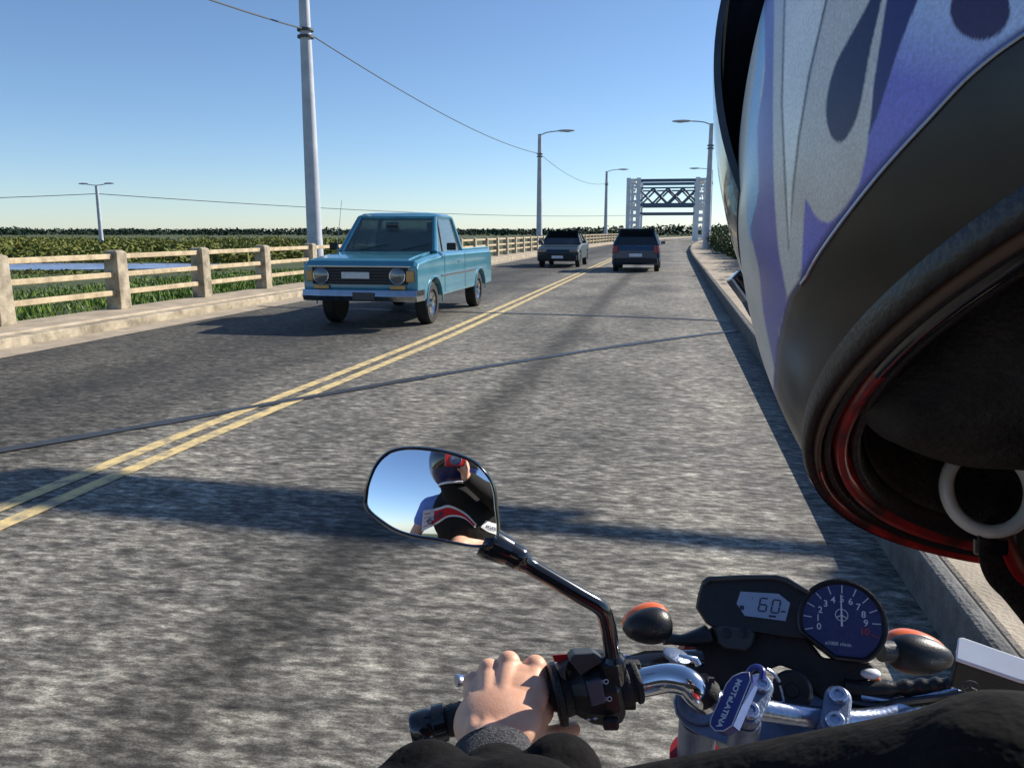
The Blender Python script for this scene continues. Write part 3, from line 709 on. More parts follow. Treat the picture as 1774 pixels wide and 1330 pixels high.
# mirror
mir0 = cw(790, 795, .775); n0 = (CAM-mir0).normalized(); MRAD = .66; MC = mir0-n0*MRAD
def on_sphere(x, y, rad=None):
    rad = rad or MRAD; r = ray(x, y); oc = CAM-MC; b_ = r.dot(oc); c_ = oc.dot(oc)-rad*rad; return CAM+r*(-b_-math.sqrt(max(b_*b_-c_, 0)))
outl = [(634, 880), (633, 855), (638, 832), (650, 805), (668, 786), (690, 777), (722, 775), (760, 779), (800, 789), (828, 803), (848, 825), (858, 850), (861, 880), (864, 910), (862, 932), (850, 944), (826, 947), (795, 943), (758, 936), (718, 930), (686, 920), (660, 904)]
def smooth_out(pts, n=5):
    p = [Vector((a, b_, 0)) for a, b_ in pts]; N = len(p); out = []
    for i in range(N):
        a, b_, c_, d_ = p[i-1], p[i], p[(i+1) % N], p[(i+2) % N]
        for k in range(n):
            t = k/n; q = .5*((2*b_)+(c_-a)*t+(2*a-5*b_+4*c_-d_)*t*t+(3*b_-a-3*c_+d_)*t**3); out.append((q.x, q.y))
    return out
so2 = smooth_out(outl, 4); mcx, mcy = 750, 862
def scaled(k): return [(mcx+(a-mcx)*k, mcy+(b_-mcy)*k) for a, b_ in so2]
def shrink(px): 
    out = []
    for a, b_ in so2:
        d = math.hypot(a-mcx, b_-mcy); out.append((a-(a-mcx)/d*px, b_-(b_-mcy)/d*px))
    return out
mb = MB(); N = len(so2); g0 = shrink(4)
rings = []
for k in [1-j/14 for j in range(14)]: rings.append([on_sphere(mcx+(a-mcx)*k, mcy+(b_-mcy)*k) for a, b_ in g0])
mb.loft(rings, cap=False); c_i = len(mb.v); mb.v.append(on_sphere(mcx, mcy)); base = 13*N
for k in range(N): mb.f.append((base+k, base+(k+1) % N, c_i)); mb.m.append(0)
mirror = thing('tmp_unused', '', '', (0, 0, 0)); bpy.data.objects.remove(mirror)
back = []
nn = n0
def offs(pts, d): return [on_sphere(a, b_)+nn*d for a, b_ in pts]
rings = [offs(shrink(5), -.001), offs(shrink(4), .002), offs(shrink(1.0), .003), offs(shrink(-2), .001), offs(shrink(-3), -.005), offs(shrink(-1), -.012), offs(shrink(12), -.022), offs(shrink(34), -.030), offs(shrink(60), -.034)]
mh = B(MB().loft(rings), 'mirror_housing', 'blackg')
o = mb.build('mirror_glass', M['mirror'], bike, ang=0); o.parent = mh
# mirror stem
neck = [cw(838, 935, .79), cw(858, 945, .79), cw(880, 955, .792)]
B(MB().tube(bez(neck, 4), [.016, .0165, .017, .0165, .016, .0155, .015, .0145, .014], 18), 'mirror_joint', 'blackg', parent=mh)
stem = bez([cw(878, 954, .792), cw(900, 967, .793), cw(915, 978, .794), cw(1000, 1028, .80), cw(1040, 1052, .805), cw(1051, 1075, .81), cw(1057, 1105, .815), cw(1062, 1140, .822), cw(1070, 1190, .832)], 6)
N = len(stem); rad = []
for i in range(N):
    t = i/(N-1); rad.append(.0125 if t < .12 else (.0095+(.0125-.0095)*max(0, 1-(t-.12)/.12) if t < .24 else (.0082 if t < .86 else .012)))
B(MB().tube(stem, rad, 18), 'mirror_stem', 'blackg', parent=mh)
B(MB().lathe(cw(1060, 1145, .822), (stem[-1]-stem[-4]).normalized(), [(-.004, .009), (-.002, .0135), (.006, .0135), (.009, .0125), (.022, .014)], 6), 'stem_nut', 'blackm', parent=mh, smooth=False)
# the other mirror's stem side mount is hidden; instruments
dn = (CAM-cw(1370, 1075, .93)).normalized(); dn = (dn+Vector((0, 0, .12))).normalized()
do = cw(1370, 1075, .925)
hou = [(1205, 1052), (1209, 1028), (1216, 1006), (1226, 998), (1290, 995), (1345, 995), (1366, 1000), (1400, 1021), (1392, 1050), (1393, 1085), (1412, 1108), (1360, 1104), (1300, 1094), (1232, 1085), (1222, 1078)]
ccx, ccy = 1300, 1050
def pp(pts, lift, k=1.0, cx=ccx, cy=ccy): return px_poly([(cx+(a-cx)*k, cy+(b_-cy)*k) for a, b_ in pts], do, dn, lift)
dash = B(MB().loft([pp(hou, -.035, .86), pp(hou, -.02, 1.0), pp(hou, .006, 1.0), pp(hou, .010, .965)]), 'instrument_housing', 'black', smooth=False, bevel=.0012)
visp = [(1216, 1006), (1226, 998), (1290, 995), (1345, 995), (1366, 1000), (1404, 1023), (1400, 1029), (1362, 1008), (1343, 1003), (1290, 1003), (1230, 1006), (1220, 1013)]
B(MB().prism(px_poly(visp, do, dn, .020), -dn*.014), 'housing_brow', 'greyp', smooth=False, bevel=.0015, parent=dash)
lcdp = [(1283, 1024), (1349, 1028), (1369, 1044), (1361, 1075), (1290, 1066), (1276, 1045)]
lc = B(MB().prism(px_poly(lcdp, do, dn, .0125), -dn*.004), 'lcd_screen', 'lcd', smooth=False, parent=dash)
seg = MB(); fr_u = (onp(1400, 1081, do, dn)-onp(1300, 1071, do, dn)).normalized(); fr_v = dn.cross(fr_u).normalized()
if fr_v.z < 0: fr_v = -fr_v
def seven(ch, x, y, h, wd):
    c = onp(x, y, do+dn*.0128, dn); SEG = {'6': 'acdefg', '0': 'abcdef', '-': 'g', '1': 'bc', '2': 'abged', '8': 'abcdefg'}
    H, W_ = h/2, wd/2; sl = .18
    P = {'a': ((-W_, H), (W_, H)), 'b': ((W_, H), (W_, 0)), 'c': ((W_, 0), (W_, -H)), 'd': ((-W_, -H), (W_, -H)), 'e': ((-W_, 0), (-W_, -H)), 'f': ((-W_, H), (-W_, 0)), 'g': ((-W_, 0), (W_, 0))}
    for s in SEG[ch]:
        (a, b_), (c2, d2) = P[s]; q = lambda p, r_: c+fr_u*(p+r_*sl)+fr_v*r_
        seg.tube([q(a, b_).lerp(q(c2, d2), .07), q(a, b_).lerp(q(c2, d2), .93)], h*.062, 6, flat=.25, upv=dn)
seven('6', 1322, 1047, .0145, .0082); seven('0', 1344, 1050, .0145, .0082)
seven('1', 1302, 1036, .0040, .002)
for (x, y, wd, h) in ((1285, 1052, .0050, .0050), (1357, 1059, .0050, .0016), (1338, 1067, .0080, .0022)):
    c = onp(x, y, do+dn*.0127, dn); seg.box(c, (wd, h, .0003), Matrix((fr_u, fr_v, dn)).transposed())
B(seg, 'lcd_digits', 'lcdink', parent=lc, smooth=False)
# tachometer
tc_ = onp(1457, 1079, do, dn); tr = 72*.925/1400
def circ(c, r, n=56, fl=None): 
    out = []
    for k in range(n):
        a = 2*math.pi*k/n; x, y = math.cos(a), math.sin(a)
        if fl:                                                                    # flattened lower left and foot
            d_ = x*fl[0]+y*fl[1]
            if d_ > fl[2]: x -= (d_-fl[2])*fl[0]; y -= (d_-fl[2])*fl[1]
            if y < -.86: y = -.86
        out.append(c+fr_u*x*r+fr_v*y*r)
    return out
FLT = (-.56, -.83, .80)
rings = [circ(tc_-dn*.034, tr*.80, fl=FLT), circ(tc_-dn*.018, tr*.98, fl=FLT), circ(tc_+dn*.010, tr, fl=FLT), circ(tc_+dn*.015, tr*.985, fl=FLT), circ(tc_+dn*.016, tr*.94, fl=FLT), circ(tc_+dn*.011, tr*.87, fl=FLT)]
tach = B(MB().loft(rings), 'tachometer', 'black')
B(MB().prism(circ(tc_+dn*.0113, tr*.868, fl=FLT), dn*.0006), 'dial_face', 'dial', smooth=False, parent=tach)
tk = MB(); rk = MB(); lift = tc_+dn*.0124
for i in range(0, 12):
    a = R(197-i*21.6) ; d_ = fr_u*math.cos(a)+fr_v*math.sin(a)
    tgt = rk if i >= 10 else tk
    if i <= 10: tgt.tube([lift+d_*tr*.66, lift+d_*tr*.84], .0006 if i < 10 else .0004, 6)
    if i < 11:
        put_text(tgt, str(i), tr*.21, lift+d_*tr*.52, fr_u, fr_v, .0001)
put_text(tk, 'x1000 r/min', tr*.115, lift-fr_v*tr*.50-fr_u*tr*.08, fr_u, fr_v, .00005)
em = lift+fr_v*tr*.16
tk.tube([em+(fr_u*math.cos(a)+fr_v*math.sin(a))*tr*.135 for a in [2*math.pi*k/24 for k in range(24)]], .0005, 6, closed=True)
for a in (90, 210, 330): tk.tube([em, em+(fr_u*math.cos(R(a))+fr_v*math.sin(R(a)))*tr*.12], .0007, 6)
B(tk, 'dial_marks', 'white', parent=tach, smooth=False); B(rk, 'redline_marks', 'redink', parent=tach, smooth=False)
mb = MB(); nd = (fr_u*-.02+fr_v).normalized(); sd_ = nd.cross(dn)
nb = lift+dn*.0012; mb.prism([nb-nd*tr*.10-sd_*.0011, nb+nd*tr*.62-sd_*.0005, nb+nd*tr*.62+sd_*.0005, nb-nd*tr*.10+sd_*.0011], dn*.0008)
B(mb, 'needle', 'white', parent=tach, smooth=False)
# shroud under the instruments, button pod
shr = [(1236, 1084), (1300, 1092), (1395, 1100), (1425, 1138), (1512, 1148), (1520, 1158), (1508, 1176), (1486, 1184), (1474, 1222), (1446, 1226), (1412, 1200), (1388, 1165), (1352, 1152), (1318, 1164), (1300, 1190), (1262, 1196), (1206, 1190), (1196, 1150), (1200, 1118), (1222, 1092)]
mb = MB(); mb.loft([px_poly(shr, do, dn, -.055), px_poly(shr, do, dn, -.012), px_poly([(1340+(a-1340)*.97, 1140+(b_-1140)*.97) for a, b_ in shr], do, dn, -.006)])
B(mb, 'headlight_cowl', 'blackm', smooth=False, bevel=.002)
pod = [(1236, 1086), (1248, 1080), (1300, 1086), (1309, 1098), (1302, 1120), (1292, 1128), (1256, 1124), (1242, 1112)]
pdm = B(MB().loft([px_poly(pod, do, dn, -.01), px_poly(pod, do, dn, .008), px_poly([(1272+(a-1272)*.9, 1104+(b_-1104)*.9) for a, b_ in pod], do, dn, .012)]), 'button_pod', 'greyp', smooth=False, bevel=.0012)
for x in (1259, 1288): B(MB().lathe(onp(x, 1096, do+dn*.0122, dn), dn, [(-.002, .0058), (.0015, .0055), (.002, .0045)], 20), 'select_button', 'black', parent=pdm)
# ignition lock with keys
ig = cw(1372, 1196, .885)
B(MB().lathe(ig-dn*.02, dn, [(0, .022), (.03, .0215), (.034, .018), (.034, .008), (.036, .007)], 32), 'ignition_lock', 'black')
for pts, r_ in (([(1328, 1158), (1340, 1166), (1350, 1180)], .0016), ([(1312, 1168), (1322, 1178), (1334, 1186)], .0016)):
    B(MB().tube(bez([cw(a, b_, .855) for a, b_ in pts], 6), r_*1.2, 8), 'key_ring', 'alu')
B(MB().tube(bez([cw(1351, 1186, .853), cw(1356, 1205, .853), cw(1361, 1232, .853)], 6), .0013, 8), 'key', 'alu')
# top yoke
tn = (Vector((0, -.42, .9))).normalized(); to = cw(1320, 1262, .872)
yk = [(1166, 1214), (1170, 1236), (1184, 1256), (1206, 1270), (1250, 1286), (1300, 1306), (1380, 1320), (1470, 1300), (1560, 1276), (1600, 1250), (1590, 1222), (1520, 1200), (1440, 1196), (1390, 1168), (1376, 1172), (1340, 1206), (1240, 1196), (1196, 1186), (1172, 1196)]
yo = B(MB().loft([px_poly(yk, to, tn, -.022), px_poly(yk, to, tn, -.002), px_poly([(1340+(a-1340)*.985, 1240+(b_-1240)*.985) for a, b_ in yk], to, tn, 0)]), 'top_yoke', 'alu2', smooth=False, bevel=.0022, seg=3)
for x, y in ((1212, 1222), (1560, 1236)):
    c = onp(x, y, to, tn)
    B(MB().lathe(c, tn, [(-.01, .0245), (.003, .0245), (.004, .023), (.004, .0195), (.002, .019), (.003, .010), (.007, .0095), (.007, .0)], 40), 'fork_cap', 'alu2', parent=yo)
    B(MB().cyl(c-tn*.022, c-tn*.50, .0215, 28), 'fork_tube', 'alu2')
    B(MB().cyl(c-tn*.10, c-tn*.22, .030, 28), 'fork_shroud', 'redm')
for (x0, y0, x1, y1, br_) in (((1318), 1186, 1298, 1232, 1), (1452, 1206, 1446, 1250, 0)):
    a, b_ = cw(x0, y0, .835), cw(x1, y1, .815); d_ = (b_-a); n1 = (CAM-a).normalized(); n1 = (n1-d_.normalized()*n1.dot(d_.normalized())).normalized(); s_ = d_.normalized().cross(n1)
    out = []
    for k in range(11): an = math.pi*k/10; out.append(a+(s_*math.cos(an)-d_.normalized()*math.sin(an))*.0135)
    for k in range(11): an = math.pi+math.pi*k/10; out.append(b_+(s_*math.cos(an)-d_.normalized()*math.sin(an))*.0135)
    cl = B(MB().prism(out, -n1*.020), 'bar_clamp', 'alu2', smooth=False, bevel=.0025, seg=3)
    for p in (a, b_):
        B(MB().lathe(p-n1*.002, n1, [(0, .0098), (.002, .0098), (.007, .0094), (.008, .0082), (.008, .0052), (.005, .0048), (.005, .0)], 24), 'clamp_bolt', 'alu', parent=cl)
    B(MB().cyl(b_-n1*.015, b_-n1*.015+(tn*-.045), .015, 24, .0165), 'clamp_riser', 'alu2', parent=cl)
# cable tie and bracket on the bar bend
B(MB().lathe(cw(1217, 1197, .822), (barL[-1]-barL[-3]).normalized(), [(-.007, .0165), (.007, .0165)], 20), 'cable_tie', 'blackm')
mb = MB(); mb.box(cw(1232, 1187, .815), (.006, .016, .004), CR); B(mb, 'cable_tie_end', 'greyp', smooth=False)
# small red fairing piece and blinker relay
B(MB().prism([cw(1176, 1136, .93), cw(1188, 1119, .93), cw(1204, 1120, .93), cw(1204, 1136, .93)], cv((0, 0, -.02))), 'fairing_panel', 'redm', smooth=False, bevel=.001)
B(MB().ell(cw(1508, 1166, .89), (.011, .006, .009), CR), 'warning_lens', 'lidw'); B(MB().ell(cw(1516, 1176, .888), (.006, .004, .004), CR), 'warning_lens_tip', 'orange')
# indicators
def indic(cx, cy, d, sgn, rx_, ry_):
    px = d/F
    rot = CR @ Matrix.Rotation(R(-14*sgn if sgn > 0 else 12), 3, 'Z')
    mb = MB(); prof = []
    for k in range(15):
        t = -1+2*k/14; r_ = math.sqrt(max(0, 1-t*t)); r_ *= (1-.22*t*1); prof.append((t*rx_*px, max(.0004, r_*ry_*px)))
    body = MB().lathe(cw(cx, cy, d), cv((sgn*-1, -.08, .12)) , [(a, b_) for a, b_ in prof], 28)
    o = B(body, 'indicator', 'black', smooth=True, ang=0)
    lz = MB().lathe(cw(cx, cy-4, d)+cv((0, 0, -.012)), cv((sgn*-1, -.08, .12)), [(a*.97, b_*.99) for a, b_ in prof], 28)
    B(lz, 'indicator_lens', 'orange', parent=o, ang=0)
    return o
indic(1122, 1084, .93, 1, 45, 31)
indic(1592, 1134, .96, -1, 58, 34)
B(MB().tube(bez([cw(1150, 1104, .935), cw(1185, 1108, .935), cw(1226, 1100, .94)], 6), [.010, .009, .008, .0075, .0075, .0075, .008, .009, .010, .011, .012, .013, .014], 12, flat=.8), 'indicator_stalk', 'black')
B(MB().tube([cw(1560, 1128, .96), cw(1525, 1128, .955)], [.013, .012], 14), 'indicator_stalk', 'greyp')
# cables on the right, brake reservoir
B(MB().tube(bez([cw(1462, 1190, .89), cw(1500, 1194, .885), cw(1580, 1190, .88), cw(1645, 1186, .87)], 10), [.0095 if (k//2) % 2 or k < 14 else .0078 for k in range(31)], 12), 'brake_lever_boot', 'black')
B(MB().tube(bez([cw(1475, 1216, .88), cw(1520, 1222, .875), cw(1600, 1214, .865), cw(1700, 1200, .85)], 8), .0055, 10), 'throttle_cable', 'blackg')
B(MB().tube(bez([cw(1490, 1206, .88), cw(1560, 1214, .875), cw(1660, 1196, .86)], 8), .004, 10), 'throttle_cable', 'alu')
rn = (Vector((-.1, -.45, .9))).normalized()
ro = cw(1710, 1140, .80)
top = px_poly([(1660, 1104), (1668, 1103), (1790, 1146), (1786, 1182), (1768, 1178), (1656, 1140)], ro, rn)
res = B(MB().prism([p-rn*.004 for p in top], -rn*.045), 'brake_reservoir', 'black', smooth=False, bevel=.003)
B(MB().prism(top, -rn*.005), 'reservoir_lid', 'lidw', smooth=False, bevel=.0012, parent=res)  # white colour stands in for sun glare on a glossy top
rg_ = MB(); c = cw(1682, 1190, .765)
fu, fv = cv((1, -.1, 0)).normalized(), cv((0, 1, 0))
rg_.tube([c+fu*.0085*math.cos(a)+fv*.006*math.sin(a) for a in [2*math.pi*k/24 for k in range(24)]], .0005, 6, closed=True)
for a in (90, 210, 330): rg_.tube([c, c+fu*.0075*math.cos(R(a))+fv*.0055*math.sin(R(a))], .0007, 6)
B(rg_, 'fork_emblem', 'greyp', parent=res)
# hidden lower part of the machine: wheel, tank
wc = Vector((bike_base.x, 1.25, .30))
wf = B(MB().lathe(wc-Vector((.055, 0, 0)), (1, 0, 0), [(0, .21), (0, .26), (.02, .295), (.055, .305), (.09, .295), (.11, .26), (.11, .21), (.055, .22)], 48), 'front_wheel', 'tyre')
B(MB().lathe(wc-Vector((.04, 0, 0)), (1, 0, 0), [(0, .20), (0, .215), (.08, .215), (.08, .20), (.06, .20), (.06, .04), (.02, .04), (.02, .20)], 40), 'rim', 'alu2', parent=wf)
B(MB().ell((bike_base.x, .22, .82), (.16, .30, .14)), 'fuel_tank', 'redm')
B(MB().ell((bike_base.x, -.35, .74), (.14, .50, .08)), 'seat', 'blackm')
B(MB().ell((bike_base.x, .25, .45), (.16, .30, .22)), 'engine', 'alu2')
B(MB().lathe(Vector((bike_base.x, -.75, .30))-Vector((.06, 0, 0)), (1, 0, 0), [(0, .20), (0, .26), (.02, .295), (.06, .305), (.10, .295), (.12, .26), (.12, .20)], 48), 'rear_wheel', 'tyre')

# key tag hanging over the yoke
kt = thing('key_tag', 'blue leather key tag with white lettering hanging from the ignition key', 'key tag', cw(1270, 1215, .80))
ka, kb = cw(1292, 1172, .805), cw(1250, 1268, .785); kd = (kb-ka).normalized(); kn = (cv((-1.0, .2, .75))).normalized(); kn = (kn-kd*kn.dot(kd)).normalized(); ks = kd.cross(kn)
if ks.dot(cv((1, 0, 0))) < 0: ks = -ks
kl = (kb-ka).length
HW = .0120
out = [ka-kd*.004+ks*HW*.5, ka+ks*HW*.9+kd*.003, ka+kd*kl*.85+ks*HW, ka+kd*kl*.98+ks*HW*.5, ka+kd*kl*1.03-ks*HW*.2, ka+kd*kl*.99-ks*HW*.8, ka+kd*kl*.90-ks*HW, ka+kd*kl*.25-ks*HW, ka+kd*kl*.10-ks*HW*.75, ka-kd*.001-ks*HW*.1]
MB().prism([p-kn*.0065 for p in out], -kn*-.013).build('tag_body', M['tagblue'], kt, smooth=False, bevel=.001)
top2 = [p+kn*.0068 for p in out]
MB().tube([c_ for c_ in top2], .00055, 6, closed=True).build('stitching', M['white'], kt)
side = ka+ks*(HW+.0004); MB().prism([side+kd*.004+kn*.0060, side+kd*kl*.84+kn*.0060, side+kd*kl*.84-kn*.0060, side+kd*.004-kn*.0060], ks*.0006).build('tag_edge', M['tagedge'], kt, smooth=False)
lt = MB(); put_text(lt, 'MOTeLATINA', .0082, ka+kd*kl*.53+kn*.0069-ks*.0005, kd, -kn.cross(kd) if kn.cross(kd).dot(ks) < 0 else kn.cross(kd), .00025)
lt.build('lettering', M['white'], kt, smooth=False)
MB().tube(bez([ka-kd*.001, ka-kd*.012+ks*.004, ka-kd*.012+ks*.014, ka-kd*.002+ks*.018], 6), .0032, 10).build('tag_loop', M['tagblue'], kt)

# ------------------------------------------------------------------ helmet
HC = Vector((.186, .065, -.203)); HF = Vector((.06, -.42, -.90)).normalized(); HL = Vector((-.99, .08, -.11)); HL = (HL-HF*HL.dot(HF)).normalized(); HU = HF.cross(HL)
if HU.y < 0: HU = -HU
A_, B_, C_, HH = .158, .1234, .1493, .0757
Hc, Hf, Hl, Hu = CAM+CR@HC, CR@HF, CR@HL, CR@HU
def hp(p, k=1.0): return Hc+Hf*p[0]*k+Hl*p[1]*k+Hu*p[2]*k
helm = thing('rider_helmet', 'blue and silver flame painted full face helmet filling the upper right', 'helmet', Hc-Hu*HH)
def inpoly(x, y, poly):
    c = False; j = len(poly)-1
    for i in range(len(poly)):
        xi, yi = poly[i]; xj, yj = poly[j]
        if (yi > y) != (yj > y) and x < (xj-xi)*(y-yi)/(yj-yi)+xi: c = not c
        j = i
    return c
P_purple = smooth_out([(1341, -60), (1339, 180), (1341, 325), (1348, 426), (1357, 480), (1363, 520), (1352, 560), (1346, 600), (1346, 655), (1334, 600), (1322, 540), (1315, 470), (1306, 430), (1300, 395), (1314, 330), (1312, 220), (1325, 120), (1324, -60)], 3)
P_light = smooth_out([(1324, -60), (1312, 100), (1298, 200), (1292, 330), (1300, 420), (1316, 340), (1313, 220), (1328, 60), (1336, -60)], 3)
P_v = [(1362, -60), (1361, 0), (1356, 180), (1362, 320), (1367, 430), (1373, 320), (1382, 240), (1400, 130), (1430, 0), (1445, -60)]
P_vline = [(1359, -60), (1358, 0), (1353, 180), (1359, 320), (1366, 440), (1376, 322), (1385, 242), (1403.5, 131), (1433.5, 1), (1449, -60)]
P_drop = smooth_out([(1527, -60), (1507, 0), (1474, 61), (1449, 108), (1435, 155), (1431, 202), (1440, 236), (1453, 247), (1467, 238), (1485, 202), (1496, 152), (1507, 90), (1521, 29), (1540, -60)], 3)
P_right = [(1553, -60), (1536, 0), (1525, 72), (1514, 144), (1507, 217), (1500, 271), (1489, 318), (1467, 357), (1448, 378), (1435, 386), (1422, 383), (1410, 371), (1401, 352), (1395, 343), (1392, 390), (1388, 480), (1400, 484), (1790, 60), (1790, -60), (1700, -60)]
P_dark2 = [(1553, -60), (1536, 0), (1525, 72), (1514, 144), (1507, 217), (1503, 240), (1520, 200), (1545, 120), (1566, 60), (1590, 0), (1612, -60)]
P_trim = [(1800, 42), (1774, 61), (1723, 97), (1669, 144), (1615, 202), (1561, 260), (1514, 314), (1460, 383), (1417, 444), (1398, 478), (1388, 492), (1372, 516), (1360, 560), (1352, 600), (1347, 655), (1346, 700)]
BLK = P_trim+[(1346, 1200), (2600, 1200), (2600, -500)]
CSH = {'silver': (.68, .67, .63), 'vin': (.92, .94, .90), 'purple': (.16, .16, .46), 'light': (.27, .55, .85), 'drop': (.022, .028, .10), 'right': (.20, .21, .66), 'rlight': (.50, .66, .92), 'line': (.05, .055, .06), 'black': (.007, .0068, .0065), 'dpurple': (.035, .025, .10)}
def seg_d(x, y, pl):
    best = 1e9
    for i in range(len(pl)-1):
        x0, y0 = pl[i]; x1, y1 = pl[i+1]; dx, dy = x1-x0, y1-y0; t = max(0, min(1, ((x-x0)*dx+(y-y0)*dy)/(dx*dx+dy*dy+1e-9)))
        best = min(best, math.hypot(x-x0-t*dx, y-y0-t*dy))
    return best
import numpy as np
def v_in(x, y, poly):
    c = np.zeros(len(x), bool); j = len(poly)-1
    for i in range(len(poly)):
        xi, yi = poly[i]; xj, yj = poly[j]
        if yi != yj: c ^= ((yi > y) != (yj > y)) & (x < (xj-xi)*(y-yi)/(yj-yi)+xi)
        j = i
    return c
def v_seg(x, y, pl):
    best = np.full(len(x), 1e9)
    for i in range(len(pl)-1):
        x0, y0 = pl[i]; x1, y1 = pl[i+1]; dx, dy = x1-x0, y1-y0; t = np.clip(((x-x0)*dx+(y-y0)*dy)/(dx*dx+dy*dy+1e-9), 0, 1)
        best = np.minimum(best, np.hypot(x-x0-t*dx, y-y0-t*dy))
    return best
def paint_all(L):
    """flame artwork of the left flank, mirrored to the right one"""
    Lc = L.copy(); Lc[:, 1] = np.abs(Lc[:, 1])
    Bm = np.array([list(Hf), list(Hl), list(Hu)]); W = np.array(list(Hc))+Lc @ Bm
    q = (W-np.array(list(CAM))) @ np.array([list(r) for r in CR])
    ok = q[:, 2] < -.03; zz = np.where(ok, -q[:, 2], 1)
    x = 887+F*q[:, 0]/zz; y = 665-F*q[:, 1]/zz
    tot = np.zeros((len(x), 3))
    for ox, oy in ((-1.4, -.6), (1.4, .6), (-.6, 1.4), (.6, -1.4)):
        X, Y = x+ox, y+oy; c = np.tile(np.array(CSH['silver']), (len(X), 1))
        c[X > 1790] = CSH['right']; c[Y < -60] = CSH['right']
        def setc(mask, v): c[mask] = v
        for k, P in (('light', P_light), ('purple', P_purple), ('line', P_vline), ('vin', P_v), ('drop', P_drop)): setc(v_in(X, Y, P), CSH[k])
        m = v_in(X, Y, P_right); t = np.clip((150-Y)/150+(X-1600)/600, 0, 1)[:, None]
        g = np.array(CSH['right'])*(1-t)+np.array(CSH['rlight'])*t; c[m] = g[m]
        setc(v_in(X, Y, P_dark2), (.03, .035, .17)); setc((X-1698)**2+(Y-18)**2 < 52**2, CSH['dpurple'])
        # airbrushed edge and the drip shading
        d = v_seg(X, Y, P_trim); e = (d < 16) & (Y < 480); f_ = np.clip(1-(d-6)/10, 0, 1)[:, None]; mixc = c*(1-f_)+np.array((.03, .03, .16))*f_; c[e] = mixc[e]
        setc((d < 7) & (Y >= 480) & (Y < 690), (.04, .03, .17))
        setc(v_in(X, Y, BLK), CSH['black']); setc((d < 2.2), CSH['line'])
        tot += c
    tot /= 4; tot[~ok] = CSH['right']; return tot
def ellp(th, z, k=1.0, ka=1.0):
    s = math.sqrt(max(0, 1-(z/C_)**2)); return Vector((A_*s*math.cos(th)*k*ka, B_*s*math.sin(th)*k, z*k))
def shell_mesh():
    dense = np.linspace(R(10), R(172), 1300, endpoint=False); rest = np.linspace(R(172), R(370), 330, endpoint=False)
    th = np.concatenate([dense, rest]); nu = len(th); nv = 620
    p0 = math.asin(-HH/C_); ph = p0+(math.pi/2-p0)*(np.arange(nv)/nv)**1.0; z = C_*np.sin(ph); sr_ = np.sqrt(1-(z/C_)**2)
    X = A_*sr_[:, None]*np.cos(th)[None]; Y = B_*sr_[:, None]*np.sin(th)[None]; Z = np.repeat(z[:, None], nu, 1)
    L = np.stack([X.ravel(), Y.ravel(), Z.ravel()], 1); L = np.vstack([L, [[0, 0, C_]]])
    a = (np.arange(nv-1)[:, None]*nu+np.arange(nu)[None]); b_ = np.arange(nv-1)[:, None]*nu+((np.arange(nu)+1) % nu)[None]
    quads = np.stack([a, b_, b_+nu, a+nu], -1).reshape(-1, 4)
    k = np.arange(nu); tris = np.stack([(nv-1)*nu+k, (nv-1)*nu+(k+1) % nu, np.full(nu, nv*nu)], -1)
    off = Vector(helm['_o']); Bm = np.array([list(Hf), list(Hl), list(Hu)]); W = np.array(list(Hc-off))+L @ Bm
    me = bpy.data.meshes.new('shell'); me.vertices.add(len(W)); me.vertices.foreach_set('co', W.astype(np.float32).ravel())
    nl = quads.size+tris.size; me.loops.add(nl); me.loops.foreach_set('vertex_index', np.concatenate([quads.ravel(), tris.ravel()]).astype(np.int32))
    npo = len(quads)+len(tris); me.polygons.add(npo); st = np.concatenate([np.arange(len(quads))*4, quads.size+np.arange(len(tris))*3])
    me.polygons.foreach_set('loop_start', st.astype(np.int32)); me.update(calc_edges=True); me.validate(); me.shade_smooth()
    if me.polygons[0].normal.dot(me.polygons[0].center-(Hc-off)) < 0: me.flip_normals()
    ca = me.color_attributes.new('paint', 'FLOAT_COLOR', 'POINT'); cc4 = np.ones((len(W), 4), np.float32); cc4[:, :3] = paint_all(L)
    ca.data.foreach_set('color', cc4.ravel())
    m = bpy.data.materials.new('helmet_paint'); m.use_nodes = True; n = m.node_tree; b = n.nodes['Principled BSDF']
    at = n.nodes.new('ShaderNodeAttribute'); at.attribute_name = 'paint'
    nz = n.nodes.new('ShaderNodeTexNoise'); nz.inputs['Scale'].default_value = 1500; nz.inputs['Detail'].default_value = 2; tc = n.nodes.new('ShaderNodeTexCoord'); n.links.new(tc.outputs['Object'], nz.inputs[0])
    n3 = n.nodes.new('ShaderNodeTexNoise'); n3.inputs['Scale'].default_value = 45; n3.inputs['Detail'].default_value = 6; n.links.new(tc.outputs['Object'], n3.inputs[0])
    mr = n.nodes.new('ShaderNodeMapRange'); mr.inputs[1].default_value = .3; mr.inputs[2].default_value = .7; mr.inputs[3].default_value = .85; mr.inputs[4].default_value = 1.15; n.links.new(nz.outputs[0], mr.inputs[0])
    m3 = n.nodes.new('ShaderNodeMapRange'); m3.inputs[1].default_value = .3; m3.inputs[2].default_value = .7; m3.inputs[3].default_value = .86; m3.inputs[4].default_value = 1.12; n.links.new(n3.outputs[0], m3.inputs[0])
    mm = n.nodes.new('ShaderNodeMath'); mm.operation = 'MULTIPLY'; n.links.new(mr.outputs[0], mm.inputs[0]); n.links.new(m3.outputs[0], mm.inputs[1])
    cc = n.nodes.new('ShaderNodeCombineColor')
    for k in range(3): n.links.new(mm.outputs[0], cc.inputs[k])
    mx = n.nodes.new('ShaderNodeMix'); mx.data_type = 'RGBA'; mx.blend_type = 'MULTIPLY'; mx.inputs['Factor'].default_value = 1
